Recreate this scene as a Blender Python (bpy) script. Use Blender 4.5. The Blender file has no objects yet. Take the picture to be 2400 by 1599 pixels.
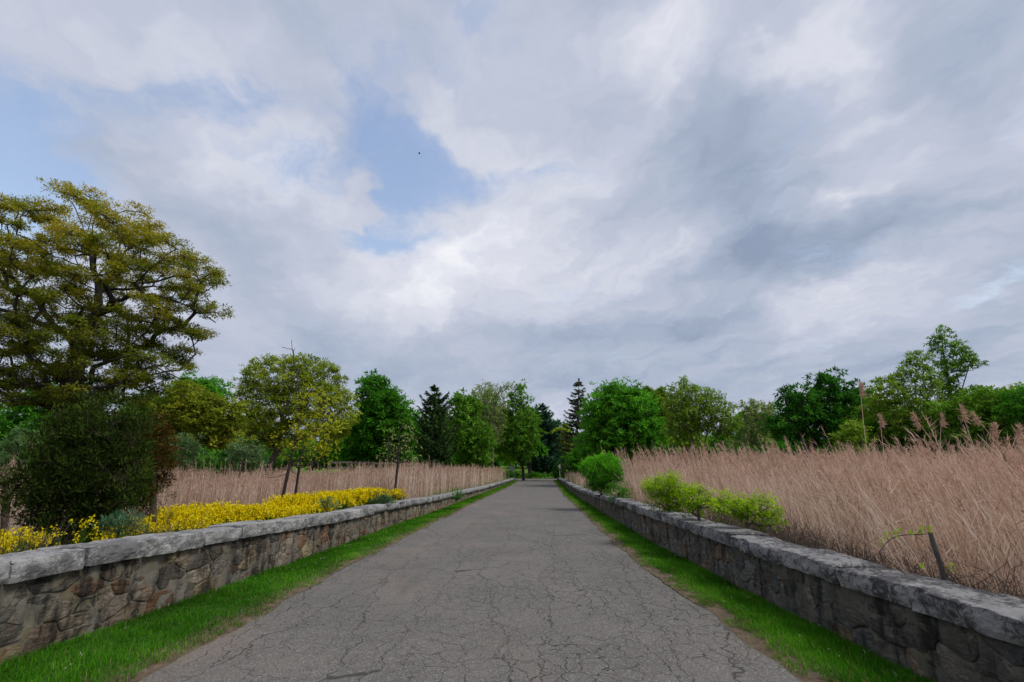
import bpy, math, random
import numpy as np
from mathutils import noise as mnoise, Vector

scene = bpy.context.scene
COL = scene.collection
rs = np.random.RandomState(7)

# ------------------------------------------------------------------ camera
LENS, HCAM = 16.0, 1.62
FPX = 2400 * LENS / 36.0                       # focal length in photo pixels
PITCH = math.atan((1100 - 799.5) / FPX)        # horizon lies at row 1100 of the photo
CP, SP = math.cos(PITCH), math.sin(PITCH)
cam = bpy.data.objects.new('camera', bpy.data.cameras.new('camera'))
COL.objects.link(cam)
cam.data.lens = LENS; cam.data.sensor_width = 36.0
cam.data.clip_start = 0.05; cam.data.clip_end = 5000
cam.location = (0, 0, HCAM)
cam.rotation_euler = (math.pi / 2 + PITCH, 0, 0)
scene.camera = cam

def ray(px, py):
    """photo pixel -> (x/y, z/y) of its viewing ray"""
    xc = (px - 1200) / FPX; yc = -(py - 799.5) / FPX
    d = CP - yc * SP
    return xc / d, (SP + yc * CP) / d

def at(px, py, Y):
    a, b = ray(px, py)
    return np.array((a * Y, Y, HCAM + b * Y))

# ------------------------------------------------------------------ light
SUN_EL, SUN_AZ = math.radians(52), math.radians(112)     # azimuth clockwise from +Y (straight ahead)
sun = bpy.data.objects.new('sun', bpy.data.lights.new('sun', 'SUN'))
COL.objects.link(sun)
sun.data.energy = 1.5; sun.data.angle = math.radians(16); sun.data.color = (1.0, 0.965, 0.90)
sd = Vector((math.sin(SUN_AZ) * math.cos(SUN_EL), math.cos(SUN_AZ) * math.cos(SUN_EL), math.sin(SUN_EL)))
sun.rotation_euler = sd.to_track_quat('Z', 'Y').to_euler()

vs = scene.view_settings
vs.view_transform = 'Standard'; vs.look = 'None'; vs.exposure = 0.75; vs.gamma = 1.0
vs.use_curve_mapping = False

# ------------------------------------------------------------------ world: blue sky under a broken cloud layer
world = bpy.data.worlds.new('World'); scene.world = world; world.use_nodes = True
wt = world.node_tree; wt.nodes.clear()
class NT:
    """little helper for node trees"""
    def __init__(self, tree): self.t = tree
    def n(self, kind, **kw):
        nd = self.t.nodes.new(kind)
        for k, v in kw.items():
            if k == 'ins':
                for kk, vv in v.items():
                    s = nd.inputs[kk]
                    if hasattr(vv, 'is_output') or isinstance(vv, bpy.types.NodeSocket): self.t.links.new(vv, s)
                    else: s.default_value = vv
            else: setattr(nd, k, v)
        return nd
    def math(self, op, a, b=None, c=None, clamp=False):
        ins = {0: a}
        if b is not None: ins[1] = b
        if c is not None: ins[2] = c
        return self.n('ShaderNodeMath', operation=op, use_clamp=clamp, ins=ins).outputs[0]
    def vmath(self, op, a, b=None, out=0):
        ins = {0: a}
        if b is not None: ins[1] = b
        return self.n('ShaderNodeVectorMath', operation=op, ins=ins).outputs[out]
    def scale(self, a, s): return self.n('ShaderNodeVectorMath', operation='SCALE', ins={0: a, 'Scale': s}).outputs[0]
    def noise(self, vec, sc, det=4, rough=.5, dist=0.0, out='Fac', dims='3D'):
        return self.n('ShaderNodeTexNoise', noise_dimensions=dims, ins={'Vector': vec, 'Scale': sc, 'Detail': det, 'Roughness': rough, 'Distortion': dist}).outputs[out]
    def maprange(self, v, a, b, c=0.0, d=1.0, smooth=True):
        return self.n('ShaderNodeMapRange', interpolation_type='SMOOTHSTEP' if smooth else 'LINEAR', clamp=True,
                      ins={0: v, 1: a, 2: b, 3: c, 4: d}).outputs[0]
    def mix(self, f, a, b, mode='MIX'):
        nd = self.n('ShaderNodeMix', data_type='RGBA', blend_type=mode, clamp_factor=True)
        for i, v in ((0, f), (6, a), (7, b)):
            if isinstance(v, bpy.types.NodeSocket): self.t.links.new(v, nd.inputs[i])
            else: nd.inputs[i].default_value = v if i == 0 else (tuple(v) + (1,) if len(v) == 3 else v)
        return nd.outputs[2]

w = NT(wt)
KZ = 0.30
gen = w.n('ShaderNodeTexCoord').outputs['Generated']
sep = w.n('ShaderNodeSeparateXYZ', ins={0: gen})
zz = w.math('ADD', w.math('MAXIMUM', sep.outputs[2], 0.0), KZ)
uvp = w.n('ShaderNodeCombineXYZ', ins={0: w.math('DIVIDE', sep.outputs[0], zz), 1: w.math('DIVIDE', sep.outputs[1], zz), 2: 0.0}).outputs[0]

def uv_of(px, py):
    a, b = ray(px, py); d = np.array((a, 1.0, b)); d /= np.linalg.norm(d)
    return d[:2] / (max(d[2], 0) + KZ)

# ragged edges: the layer's coordinates are disturbed at two sizes
def warped(amount_big, amount_small):
    n1 = w.vmath('SUBTRACT', w.noise(uvp, 1.7, 2, .5, out='Color', dims='2D'), (.5, .5, .5))
    n2 = w.vmath('SUBTRACT', w.noise(uvp, 7.0, 3, .62, out='Color', dims='2D'), (.5, .5, .5))
    return w.vmath('ADD', uvp, w.vmath('ADD', w.scale(n1, amount_big), w.scale(n2, amount_small)))
uvw = warped(.22, .17)

def bank(px, py, rx, ry, ang, amp, acc):
    """one soft patch of the cloud layer: centre and half axes given where the photo shows them, turned into layer coordinates"""
    c = uv_of(px, py); ca, sa = math.cos(math.radians(ang)), math.sin(math.radians(ang))
    e = 4.0
    e1 = (uv_of(px + ca * e, py + sa * e) - uv_of(px - ca * e, py - sa * e)) / (2 * e) * rx
    e2 = (uv_of(px - sa * e, py + ca * e) - uv_of(px + sa * e, py - ca * e)) / (2 * e) * ry
    A = np.linalg.inv(np.column_stack((e1, e2)))
    U, S, Vt = np.linalg.svd(A)
    if np.linalg.det(Vt) < 0: Vt[1] *= -1
    th = math.atan2(Vt[1, 0], Vt[0, 0])
    mp = w.n('ShaderNodeMapping', vector_type='TEXTURE', ins={0: uvw, 1: (c[0], c[1], 0), 2: (0, 0, -th), 3: (1 / S[0], 1 / S[1], 1)})
    g = w.n('ShaderNodeTexGradient', gradient_type='SPHERICAL', ins={0: mp.outputs[0]}).outputs['Fac']
    return w.math('MULTIPLY_ADD', g, amp, acc)

# how open the layer is (blue showing through)
fine = w.noise(uvw, 4.2, 7, .68, dims='2D')
openness = w.math('MULTIPLY', w.math('SUBTRACT', fine, .54), 1.35)
for b in [(60, 350, 400, 230, 18, 1.15), (-120, 470, 460, 280, 10, 1.0), (470, 185, 330, 90, 5, .55), (330, 620, 250, 120, 30, .3),
          (870, 290, 290, 260, 60, .56), (800, 190, 240, 90, 70, .35), (930, 470, 220, 200, 100, .64), (890, 570, 170, 60, 0, .7), (1050, 430, 190, 90, -30, .6),
          (1240, 395, 150, 55, -15, .55), (1390, 300, 130, 60, 10, .4), (690, 400, 210, 100, 20, .42), (1140, 40, 170, 60, 20, .3),
          (840, 485, 78, 66, 30, -1.15), (1040, 270, 110, 70, 40, -.5), (1160, 350, 150, 70, -20, -.55), (2330, 120, 260, 200, -20, .22), (2300, 690, 260, 50, -25, .45)]:
    openness = bank(*b, openness)
cover = w.math('SUBTRACT', 1.0, w.maprange(openness, .0, .80, 0.0, .82))

# how thick (grey) or thin (white) the cloud is
ang = math.radians(-24)
d1 = uv_of(2300, 420) - uv_of(1500, 760); d1 /= np.linalg.norm(d1)
stretch = w.n('ShaderNodeMapping', vector_type='POINT', ins={0: uvw, 2: (0, 0, -math.atan2(d1[1], d1[0]))}).outputs[0]
streak = w.noise(w.vmath('MULTIPLY', stretch, (1.0, 3.6, 1.0)), 1.5, 5, .56, dims='2D')
puff = w.noise(uvw, 2.4, 6, .58, dims='2D')
bright = w.math('ADD', w.math('MULTIPLY', w.math('SUBTRACT', streak, .5), w.maprange(sep.outputs[0], -.35, .45, .28, .72)), w.math('MULTIPLY_ADD', w.math('SUBTRACT', puff, .5), .62, .50))
for b in [(1180, 640, 560, 220, 0, .34), (950, 640, 350, 150, 10, .16), (620, 400, 330, 120, 25, .26), (1200, 340, 260, 160, 10, .22), (1500, 110, 560, 170, -8, .34), (700, 110, 300, 110, 20, .10),
          (1820, 190, 330, 70, -22, .20), (250, 120, 420, 110, 0, .08), (2010, 440, 380, 55, -32, .24), (2230, 270, 240, 50, -25, .08), (1850, 730, 360, 45, -20, .10),
          (1740, 420, 260, 290, 20, -.55), (1760, 620, 420, 90, -18, -.32), (1480, 770, 420, 55, -8, -.36), (2050, 590, 420, 70, -24, -.14), (2250, 160, 380, 190, -20, -.34),
          (1150, 790, 260, 35, 0, -.16), (2300, 780, 400, 70, -15, -.26), (1900, 860, 700, 90, 0, -.22), (720, 800, 330, 60, 0, -.10), (1050, 880, 900, 90, 0, -.20),
          (300, 330, 160, 60, 25, -.10), (420, 470, 200, 60, 35, -.08), (620, 560, 220, 110, 30, -.06)]:
    bright = bank(*b, bright)
bright = w.maprange(bright, .0, 1.02, 0, 1, smooth=False)
cr = w.n('ShaderNodeValToRGB', ins={0: bright})
els = cr.color_ramp.elements
els[0].position = 0.0; els[0].color = (.255, .315, .43, 1)
els[1].position = 1.0; els[1].color = (.88, .89, .915, 1)
for p, c in ((.28, (.355, .415, .53)), (.55, (.485, .522, .63)), (.78, (.655, .672, .752))):
    e = els.new(p); e.color = (*c, 1)
sky = w.n('ShaderNodeTexSky', sky_type='NISHITA', sun_disc=False, sun_elevation=SUN_EL, sun_rotation=SUN_AZ, altitude=50, air_density=1.6, dust_density=2.5, ozone_density=2.0)
CLOUDGAIN = 6.55
cloud = w.scale(cr.outputs[0], CLOUDGAIN)
skyc = w.mix(1.0, sky.outputs[0], (1.22, 1.16, 1.20), 'MULTIPLY')
bg = w.n('ShaderNodeBackground', ins={0: w.mix(cover, skyc, cloud), 1: 0.1})
w.n('ShaderNodeOutputWorld', ins={0: bg.outputs[0]})
world.cycles.sampling_method = 'MANUAL'; world.cycles.sample_map_resolution = 256
scene.cycles.max_bounces = 5; scene.cycles.diffuse_bounces = 3; scene.cycles.glossy_bounces = 2
scene.cycles.transmission_bounces = 3; scene.cycles.transparent_max_bounces = 6
scene.cycles.caustics_reflective = False; scene.cycles.caustics_refractive = False

# ------------------------------------------------------------------ helpers: meshes, things, materials
def np_mesh(name, V, F, attrs=None, smooth=False, mat_index=None):
    """V (n,3); F (m,k) array or list of such arrays"""
    V = np.asarray(V, dtype=np.float32)
    Fs = F if isinstance(F, (list, tuple)) else [F]
    Fs = [np.asarray(f, dtype=np.int32) for f in Fs if len(f)]
    me = bpy.data.meshes.new(name)
    me.vertices.add(len(V)); me.vertices.foreach_set('co', V.ravel())
    nl = sum(f.size for f in Fs); npoly = sum(len(f) for f in Fs)
    me.loops.add(nl); me.polygons.add(npoly)
    me.loops.foreach_set('vertex_index', np.concatenate([f.ravel() for f in Fs]))
    tot = np.concatenate([np.full(len(f), f.shape[1], np.int32) for f in Fs])
    start = np.concatenate(([0], np.cumsum(tot)[:-1])).astype(np.int32)
    me.polygons.foreach_set('loop_start', start)
    if mat_index is not None: me.polygons.foreach_set('material_index', np.asarray(mat_index, np.int32))
    me.update(calc_edges=True)
    me.polygons.foreach_set('use_smooth', np.full(npoly, smooth))
    for k, v in (attrs or {}).items():
        v = np.asarray(v, np.float32)
        if v.ndim == 1:
            a = me.attributes.new(k, 'FLOAT', 'POINT'); a.data.foreach_set('value', v)
        else:
            a = me.attributes.new(k, 'FLOAT_COLOR', 'POINT')
            a.data.foreach_set('color', np.column_stack((v, np.ones(len(v)))).astype(np.float32).ravel())
    return me

def obj(name, me, mats, parent=None, loc=None):
    o = bpy.data.objects.new(name, me)
    for m in (mats if isinstance(mats, (list, tuple)) else [mats]): me.materials.append(m)
    COL.objects.link(o)
    if loc is not None: o.location = loc
    if parent is not None: o.parent = parent
    return o

def tag(o, label=None, cat=None, group=None, kind=None):
    for k, v in (('label', label), ('category', cat), ('group', group), ('kind', kind)):
        if v: o[k] = v
    return o

def thing(name, label, cat, loc=(0, 0, 0), group=None):
    o = bpy.data.objects.new(name, None); COL.objects.link(o); o.location = tuple(float(v) for v in loc)
    o.empty_display_size = .2
    return tag(o, label, cat, group)

def new_mat(name):
    m = bpy.data.materials.new(name); m.use_nodes = True
    m.node_tree.nodes.clear(); return m, NT(m.node_tree)

def principled(nt, col, rough=.9, bump=None, spec=.25):
    p = nt.n('ShaderNodeBsdfPrincipled', ins={'Base Color': col if isinstance(col, bpy.types.NodeSocket) else (*col, 1), 'Roughness': rough, 'Specular IOR Level': spec})
    if bump is not None: nt.t.links.new(bump, p.inputs['Normal'])
    nt.n('ShaderNodeOutputMaterial', ins={0: p.outputs[0]})
    return p

def ramp(nt, fac, stops):
    r = nt.n('ShaderNodeValToRGB', ins={0: fac}); e = r.color_ramp.elements
    e[0].position, e[0].color = stops[0][0], (*stops[0][1], 1)
    e[1].position, e[1].color = stops[-1][0], (*stops[-1][1], 1)
    for p, c in stops[1:-1]:
        k = e.new(p); k.color = (*c, 1)
    return r.outputs[0]

def bump(nt, h, strength=.5, dist=.01, normal=None):
    ins = {'Height': h, 'Strength': strength, 'Distance': dist}
    if normal is not None: ins['Normal'] = normal
    return nt.n('ShaderNodeBump', ins=ins).outputs[0]

def leaf_mat(name, dark, mid, light, trans=.40, tint=(1.05, 1.12, .75)):
    m, n = new_mat(name)
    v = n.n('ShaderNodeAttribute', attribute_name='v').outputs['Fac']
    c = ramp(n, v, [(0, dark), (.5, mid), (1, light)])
    d = n.n('ShaderNodeBsdfDiffuse', ins={0: c})
    t = n.n('ShaderNodeBsdfTranslucent', ins={0: n.mix(1.0, c, tint, 'MULTIPLY')})
    s = n.n('ShaderNodeMixShader', ins={0: trans, 1: d.outputs[0], 2: t.outputs[0]}).outputs[0]
    n.n('ShaderNodeOutputMaterial', ins={0: s})
    return m

def plain_mat(name, col, rough=.8, var=.25, scale=8.0, bmp=.15):
    m, n = new_mat(name)
    P = n.n('ShaderNodeNewGeometry').outputs['Position']
    f = n.noise(P, scale, 6, .65)
    c = n.mix(f, tuple(x * (1 - var) for x in col), tuple(min(1, x * (1 + var)) for x in col))
    principled(n, c, rough, bump(n, n.noise(P, scale * 6, 4, .6), bmp, .01))
    return m

def bark_mat(name, a, b, scale=9.0):
    m, n = new_mat(name)
    P = n.n('ShaderNodeNewGeometry').outputs['Position']
    q = n.vmath('MULTIPLY', P, (1, 1, .22))
    f = n.noise(q, scale, 6, .65, .4)
    c = n.mix(f, a, b)
    principled(n, c, .95, bump(n, n.noise(q, scale * 2.5, 5, .6), .7, .03), .1)
    return m

# value noise for shaping meshes
def _h(i, j, k):
    x = (i * 374761393 + j * 668265263 + k * 2147483647 + 1013904223) & 0xffffffff
    x = ((x ^ (x >> 13)) * 1274126177) & 0xffffffff
    return ((x ^ (x >> 16)) & 0xffff) / 65535.0
def vn(P):
    P = np.asarray(P, float)
    if P.shape[1] == 2: P = np.column_stack((P, np.zeros(len(P))))
    I = np.floor(P).astype(np.int64); f = P - I; f = f * f * (3 - 2 * f)
    r = 0
    for a in (0, 1):
        for b in (0, 1):
            for c in (0, 1):
                wgt = (f[:, 0] if a else 1 - f[:, 0]) * (f[:, 1] if b else 1 - f[:, 1]) * (f[:, 2] if c else 1 - f[:, 2])
                r = r + wgt * _h(I[:, 0] + a, I[:, 1] + b, I[:, 2] + c)
    return r
def fbm(P, oct=4):
    P = np.asarray(P, float); r = 0; a = .5
    for o in range(oct):
        r = r + a * vn(P * 2 ** o + 17.3 * o); a *= .5
    return r / (1 - .5 ** oct)

# ------------------------------------------------------------------ lay of the land
def zroad(y): return np.interp(y, [0, 4, 12, 40, 62, 80], [0, 0, -.10, -.12, 0, .02])
YK = np.array([-8, 0, 4, 6.5, 8.5, 12, 15.5, 20, 28, 36, 50, 62, 72])
XLE = np.array([-2.85, -2.85, -2.85, -2.9, -2.88, -2.72, -2.55, -2.25, -1.75, -1.15, -.05, .70, 1.15])   # road's left edge
XRE = np.array([2.35, 2.35, 2.36, 2.38, 2.36, 2.50, 2.68, 2.90, 3.30, 3.75, 4.75, 5.55, 6.15])           # right edge
YW = np.array([-8, 0, 4.6, 6.5, 8.3, 11.8, 15.4, 21.4, 30, 37.5, 50, 60, 70])
XLW = np.array([-4.62, -4.6, -4.54, -4.38, -4.25, -4.08, -3.85, -3.25, -2.72, -2.15, -1.1, -.35, .32])    # face of left wall
XRW = np.array([3.44, 3.44, 3.38, 3.35, 3.40, 3.47, 3.58, 3.83, 4.25, 4.66, 5.5, 6.1, 6.68])
def xl_edge(y): return np.interp(y, YK, XLE)
def xr_edge(y): return np.interp(y, YK, XRE)
def xl_wall(y): return np.interp(y, YW, XLW)
def xr_wall(y): return np.interp(y, YW, XRW)
def hl_wall(y): return np.interp(y, [0, 5, 8, 11.5, 21, 37, 70], [.63, .63, .555, .43, .275, .12, .16])   # underside of coping (world z)
def hr_wall(y): return np.interp(y, [0, 5, 10, 16, 28, 70], [.49, .485, .485, .44, .27, .22])
YEND = 70.0

def zground(x, y):
    """fields outside the walls: banked up behind them, falling to the marsh, rising to the lawns beyond the junction"""
    x = np.asarray(x, float); y = np.asarray(y, float)
    dl = xl_wall(np.clip(y, -8, 70)) - x; dr = x - xr_wall(np.clip(y, -8, 70))
    d = np.maximum(dl, dr)
    bank = np.interp(d, [-.4, .0, .25, 1.5, 4, 9], [-.35, -.35, .33, .36, .10, -.12])
    fade = np.interp(y, [15, 40], [1, .45])
    z = bank * fade + (1 - fade) * -.05
    z = np.where((d < 0) & (y < 70), -.35, z)
    up = np.interp(y, [40, 71, 78, 100, 150, 400], [0, 0, .02, 1.2, 2.8, 4.0])
    far = np.interp(np.abs(x), [6, 18], [0, 1]) * np.interp(y, [30, 60], [0, .6])
    t = np.clip((y - 60) / 10, 0, 1)
    z = z * (1 - t) + t * np.where(y > 69, -.015, z)
    return z + up + far * np.interp(y, [60, 71], [1, 0]) * .3

# ground: a fine sheet near the road, reaching out to the horizon
def ground_mesh():
    ys = np.concatenate((np.linspace(-30, 0, 16), np.linspace(1, 80, 110), np.linspace(84, 200, 30), np.geomspace(220, 1500, 14)))
    xo = np.concatenate(([-1500, -700, -300, -150, -90, -60], np.linspace(-45, -12, 18), np.linspace(-11.2, -.3, 36), [-.1, 0]))
    rows = []
    # columns follow the walls so that the banks meet them cleanly
    u = np.concatenate((xo, -xo[::-1]))
    nl = len(xo)
    for y in ys:
        yy = min(max(y, -8), 70)
        row = np.concatenate((xl_wall(yy) + xo, xr_wall(yy) - xo[::-1]))
        rows.append(np.column_stack((row, np.full(len(row), y))))
    G = np.array(rows); n, m = G.shape[:2]
    P = G.reshape(-1, 2)
    z = zground(P[:, 0], P[:, 1]) + (fbm(P * .9, 4) - .5) * .12 * np.clip(np.abs(P[:, 1] - 75) / 5, 0, 1)
    V = np.column_stack((P, z))
    i = np.arange(n * m).reshape(n, m)
    F = np.stack((i[:-1, :-1], i[:-1, 1:], i[1:, 1:], i[1:, :-1]), -1).reshape(-1, 4)
    return np_mesh('ground', V, F, smooth=True)
m, n = new_mat('meadow ground')
P = n.n('ShaderNodeNewGeometry').outputs['Position']
big = n.noise(P, .35, 4, .6); small = n.noise(P, 6, 6, .7); sxyz = n.n('ShaderNodeSeparateXYZ', ins={0: P})
soil = ramp(n, small, [(.25, (.035, .026, .016)), (.55, (.085, .062, .038)), (.8, (.15, .12, .075))])
turf = ramp(n, n.noise(P, 3, 6, .7), [(.25, (.05, .10, .012)), (.5, (.10, .19, .02)), (.8, (.19, .27, .045))])
lawn = n.maprange(sxyz.outputs[1], 34, 52)
lawn = n.math('MAXIMUM', lawn, n.maprange(big, .60, .7, 0, .55))
principled(n, n.mix(lawn, soil, turf), .95, bump(n, small, .8, .05), .1)
M_GROUND = m
tag(obj('ground', ground_mesh(), M_GROUND), kind='structure')

# ------------------------------------------------------------------ asphalt
m, n = new_mat('worn asphalt')
P = n.n('ShaderNodeNewGeometry').outputs['Position']
sx = n.n('ShaderNodeSeparateXYZ', ins={0: P})
wv = n.vmath('SUBTRACT', n.noise(P, 1.6, 4, .6, out='Color'), (.5, .5, .5))
wv2 = n.vmath('SUBTRACT', n.noise(P, 9, 3, .6, out='Color'), (.5, .5, .5))
Pw = n.vmath('ADD', P, n.vmath('ADD', n.scale(wv, .55), n.scale(wv2, .10)))
def cracks(scale, stretch, width):
    v = n.n('ShaderNodeTexVoronoi', feature='DISTANCE_TO_EDGE', voronoi_dimensions='2D', ins={'Vector': n.vmath('MULTIPLY', Pw, stretch), 'Scale': scale, 'Randomness': 1.0}).outputs['Distance']
    wn = n.math('MULTIPLY', n.noise(P, 2.3, 3, .5), width * 2)
    return n.math('SUBTRACT', 1.0, n.maprange(n.math('DIVIDE', v, wn), .15, 1.0))
c1 = cracks(2.1, (1.0, .75, 1), .013)
c2 = cracks(4.9, (1.0, .85, 1), .034)
c3 = cracks(.62, (1.7, .22, 1), .0075)
m1 = n.maprange(n.noise(P, .42, 3, .5), .40, .56)
right = n.maprange(sx.outputs[0], -1.6, .6)
m2 = n.math('MULTIPLY', n.maprange(n.noise(n.vmath('ADD', P, (7.3, 2.1, 0)), .6, 3, .55), .36, .56), n.math('MULTIPLY_ADD', right, .6, .35))
near = n.maprange(sx.outputs[1], 30, 8)
ck = n.math('MAXIMUM', n.math('MULTIPLY', c1, n.math('MULTIPLY_ADD', m1, .65, .2)), n.math('MULTIPLY', c2, m2))
ck = n.math('MULTIPLY', n.math('MAXIMUM', ck, n.math('MULTIPLY', c3, .75)), n.math('MULTIPLY_ADD', near, .75, .25))
mott = n.noise(P, .8, 5, .65); agg = n.noise(P, 160, 3, .7); agg2 = n.noise(P, 55, 4, .75)
stone = n.n('ShaderNodeTexVoronoi', feature='F1', ins={'Vector': P, 'Scale': 95.0}).outputs['Color']
stone = n.n('ShaderNodeSeparateColor', ins={0: stone}).outputs[0]
base = ramp(n, mott, [(.25, (.108, .098, .088)), (.5, (.138, .126, .112)), (.75, (.168, .152, .134))])
base = n.mix(n.maprange(agg2, .35, .7), n.mix(1.0, base, (.80, .80, .80), 'MULTIPLY'), n.mix(1.0, base, (1.14, 1.13, 1.12), 'MULTIPLY'))
base = n.mix(n.maprange(stone, .82, .98, 0, .7), base, (.29, .275, .26))
base = n.mix(n.maprange(stone, .0, .16, .55, 0), base, (.045, .043, .042))
# tan dust rubbed into the surface, mostly left of centre
dustm = n.math('MULTIPLY', n.maprange(n.noise(n.vmath('MULTIPLY', P, (1, .45, 1)), .75, 4, .6), .52, .70), n.maprange(sx.outputs[0], .9, -.6))
base = n.mix(n.math('MULTIPLY', dustm, .55), base, (.21, .160, .130))
# dark damp seams near the wheel tracks and towards the edges
base = n.mix(n.maprange(n.noise(n.vmath('MULTIPLY', P, (1.6, .25, 1)), .9, 4, .6), .56, .74, 0, .35), base, (.062, .060, .059))
col = n.mix(n.math('MULTIPLY', ck, .98), base, (.018, .016, .015))
hgt = n.math('SUBTRACT', n.math('MULTIPLY_ADD', agg2, .5, n.math('MULTIPLY', stone, .35)), n.math('MULTIPLY', ck, 3.0))
principled(n, col, .86, bump(n, hgt, .55, .006), .3)
M_ROAD = m

def strip(name, xa, xb, ya, yb, nx, ny, dz, rough=0.0):
    ys = np.linspace(ya, yb, ny); t = np.linspace(0, 1, nx)
    X = xa(ys)[:, None] * (1 - t) + xb(ys)[:, None] * t
    Yg = np.repeat(ys[:, None], nx, 1)
    Z = zroad(Yg) + dz + (fbm(np.column_stack((X.ravel() * .8, Yg.ravel() * .5)), 3).reshape(X.shape) - .5) * rough
    V = np.stack((X, Yg, Z), -1).reshape(-1, 3)
    i = np.arange(nx * ny).reshape(ny, nx)
    return np_mesh(name, V, np.stack((i[:-1, :-1], i[:-1, 1:], i[1:, 1:], i[1:, :-1]), -1).reshape(-1, 4), smooth=True)
tag(obj('road', strip('road', lambda y: xl_edge(y) - .35, lambda y: xr_edge(y) + .35, -8, 72.5, 22, 200, 0, .03), M_ROAD), kind='structure')
# crossing road at the far junction
cy = np.linspace(71.8, 77.5, 4); cx = np.linspace(-90, 90, 61)
X, Yg = np.meshgrid(cx, cy); i = np.arange(X.size).reshape(X.shape)
tag(obj('road', np_mesh('crossing', np.stack((X, Yg, np.full(X.shape, .03)), -1).reshape(-1, 3), np.stack((i[:-1, :-1], i[:-1, 1:], i[1:, 1:], i[1:, :-1]), -1).reshape(-1, 4)), M_ROAD), kind='structure')

# ------------------------------------------------------------------ verges (soil under the grass)
m, n = new_mat('verge soil')
P = n.n('ShaderNodeNewGeometry').outputs['Position']
f = n.noise(P, 7, 6, .7)
dirt = ramp(n, f, [(.25, (.06, .042, .028)), (.5, (.135, .098, .068)), (.8, (.25, .19, .135))])
moss = ramp(n, n.noise(P, 22, 5, .7), [(.3, (.022, .06, .008)), (.7, (.06, .14, .018))])
e = n.n('ShaderNodeAttribute', attribute_name='edge').outputs['Fac']
e = n.math('MULTIPLY_ADD', n.math('SUBTRACT', f, .5), 1.1, e)
principled(n, n.mix(n.maprange(e, .20, .45), dirt, moss), .95, bump(n, n.noise(P, 40, 5, .7), .9, .02), .1)
M_VERGE = m
def edge_wobble(y, side):
    y = np.asarray(y, float)
    return (fbm(np.column_stack((y * .42 + 31 * side, y * 0 + side)), 3) - .5) * .62 + (fbm(np.column_stack((y * 2.6 + 11 * side, y * 0)), 3) - .5) * .20
def vz(t): return np.interp(t, [0, .2, .5, 1], [0, .022, .01, -.045])
def verge(side):
    ys = np.concatenate((np.linspace(-6, 20, 420), np.linspace(20.3, 70.5, 150))); t = np.linspace(0, 1, 12)
    wallx = xl_wall(ys) - .05 if side < 0 else xr_wall(ys) + .05
    edge = (xl_edge(ys) + np.abs(edge_wobble(ys, 1)) * .8 - .14) if side < 0 else (xr_edge(ys) - np.abs(edge_wobble(ys, 2)) * .5 + .03)
    X = edge[:, None] * (1 - t) + wallx[:, None] * t
    Yg = np.repeat(ys[:, None], 12, 1)
    Z = zroad(Yg) + .004 + vz(t)[None, :] + (fbm(np.column_stack((X.ravel() * 3, Yg.ravel() * 3)), 3).reshape(X.shape) - .5) * .03 * np.clip(t * 4, 0, 1)
    V = np.stack((X, Yg, Z), -1).reshape(-1, 3)
    i = np.arange(V.shape[0]).reshape(len(ys), 12)
    F = np.stack((i[:-1, :-1], i[:-1, 1:], i[1:, 1:], i[1:, :-1]), -1).reshape(-1, 4)
    if side < 0: F = F[:, ::-1]
    wdt = np.abs(edge - wallx)[:, None] * t[None, :]
    tag(obj('verge', np_mesh('verge', V, F, {'edge': wdt.ravel()}, smooth=True), M_VERGE), kind='structure')
    return lambda y: np.interp(y, ys, edge)
EDGE_L, EDGE_R = verge(-1), verge(1)

# ------------------------------------------------------------------ stone walls
m, n = new_mat('field stone')
P = n.n('ShaderNodeNewGeometry').outputs['Position']
tint = n.n('ShaderNodeAttribute', attribute_name='tint').outputs['Color']
q = n.vmath('MULTIPLY', P, (1.0, 1.0, 3.4))
lay = n.noise(q, 8, 10, .74, .8); grain = n.noise(P, 60, 5, .7); blot = n.noise(P, 3.2, 5, .6, .3)
c = n.mix(1.0, tint, ramp(n, lay, [(.30, (.18, .175, .17)), (.44, (.70, .68, .66)), (.58, (1.2, 1.17, 1.12)), (.74, (2.1, 2.0, 1.85))]), 'MULTIPLY')
c = n.mix(n.maprange(blot, .58, .68, 0, .6), c, (.19, .092, .042))
c = n.mix(n.maprange(n.noise(P, 5.5, 6, .7), .52, .66, 0, .7), c, n.mix(grain, (.12, .11, .092), (.26, .24, .20)))
sz = n.n('ShaderNodeSeparateXYZ', ins={0: P})
streakm = n.noise(n.vmath('MULTIPLY', P, (1.5, 1.5, .35)), 3.2, 5, .65)
c = n.mix(n.maprange(streakm, .48, .62, 0, .85), c, (.024, .022, .021))
c = n.mix(n.maprange(grain, .3, .75, .25, 0), c, (.03, .028, .025))
principled(n, c, .92, bump(n, n.math('MULTIPLY_ADD', grain, .22, lay), 1.0, .06), .15)
M_STONE = m
def mortar(name, k):
  m, n = new_mat(name)
  P = n.n('ShaderNodeNewGeometry').outputs['Position']
  f = n.noise(P, 6, 6, .7); streakm = n.noise(n.vmath('MULTIPLY', P, (1.5, 1.5, .35)), 3.2, 5, .65)
  c = ramp(n, f, [(.25, (.095 * k, .085 * k, .070 * k)), (.5, (.185 * k, .166 * k, .136 * k)), (.78, (.28 * k, .255 * k, .21 * k))])
  c = n.mix(n.maprange(n.noise(P, 1.3, 4, .6), .56, .68, 0, .5), c, (.16, .135, .05))
  c = n.mix(n.maprange(streakm, .49, .66, 0, .8), c, (.028, .026, .024))
  principled(n, c, .95, bump(n, n.noise(P, 28, 6, .75), .8, .02), .1)
  return m
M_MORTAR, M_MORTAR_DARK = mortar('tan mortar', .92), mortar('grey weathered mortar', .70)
m, n = new_mat('weathered granite coping')
P = n.n('ShaderNodeNewGeometry').outputs['Position']
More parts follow.
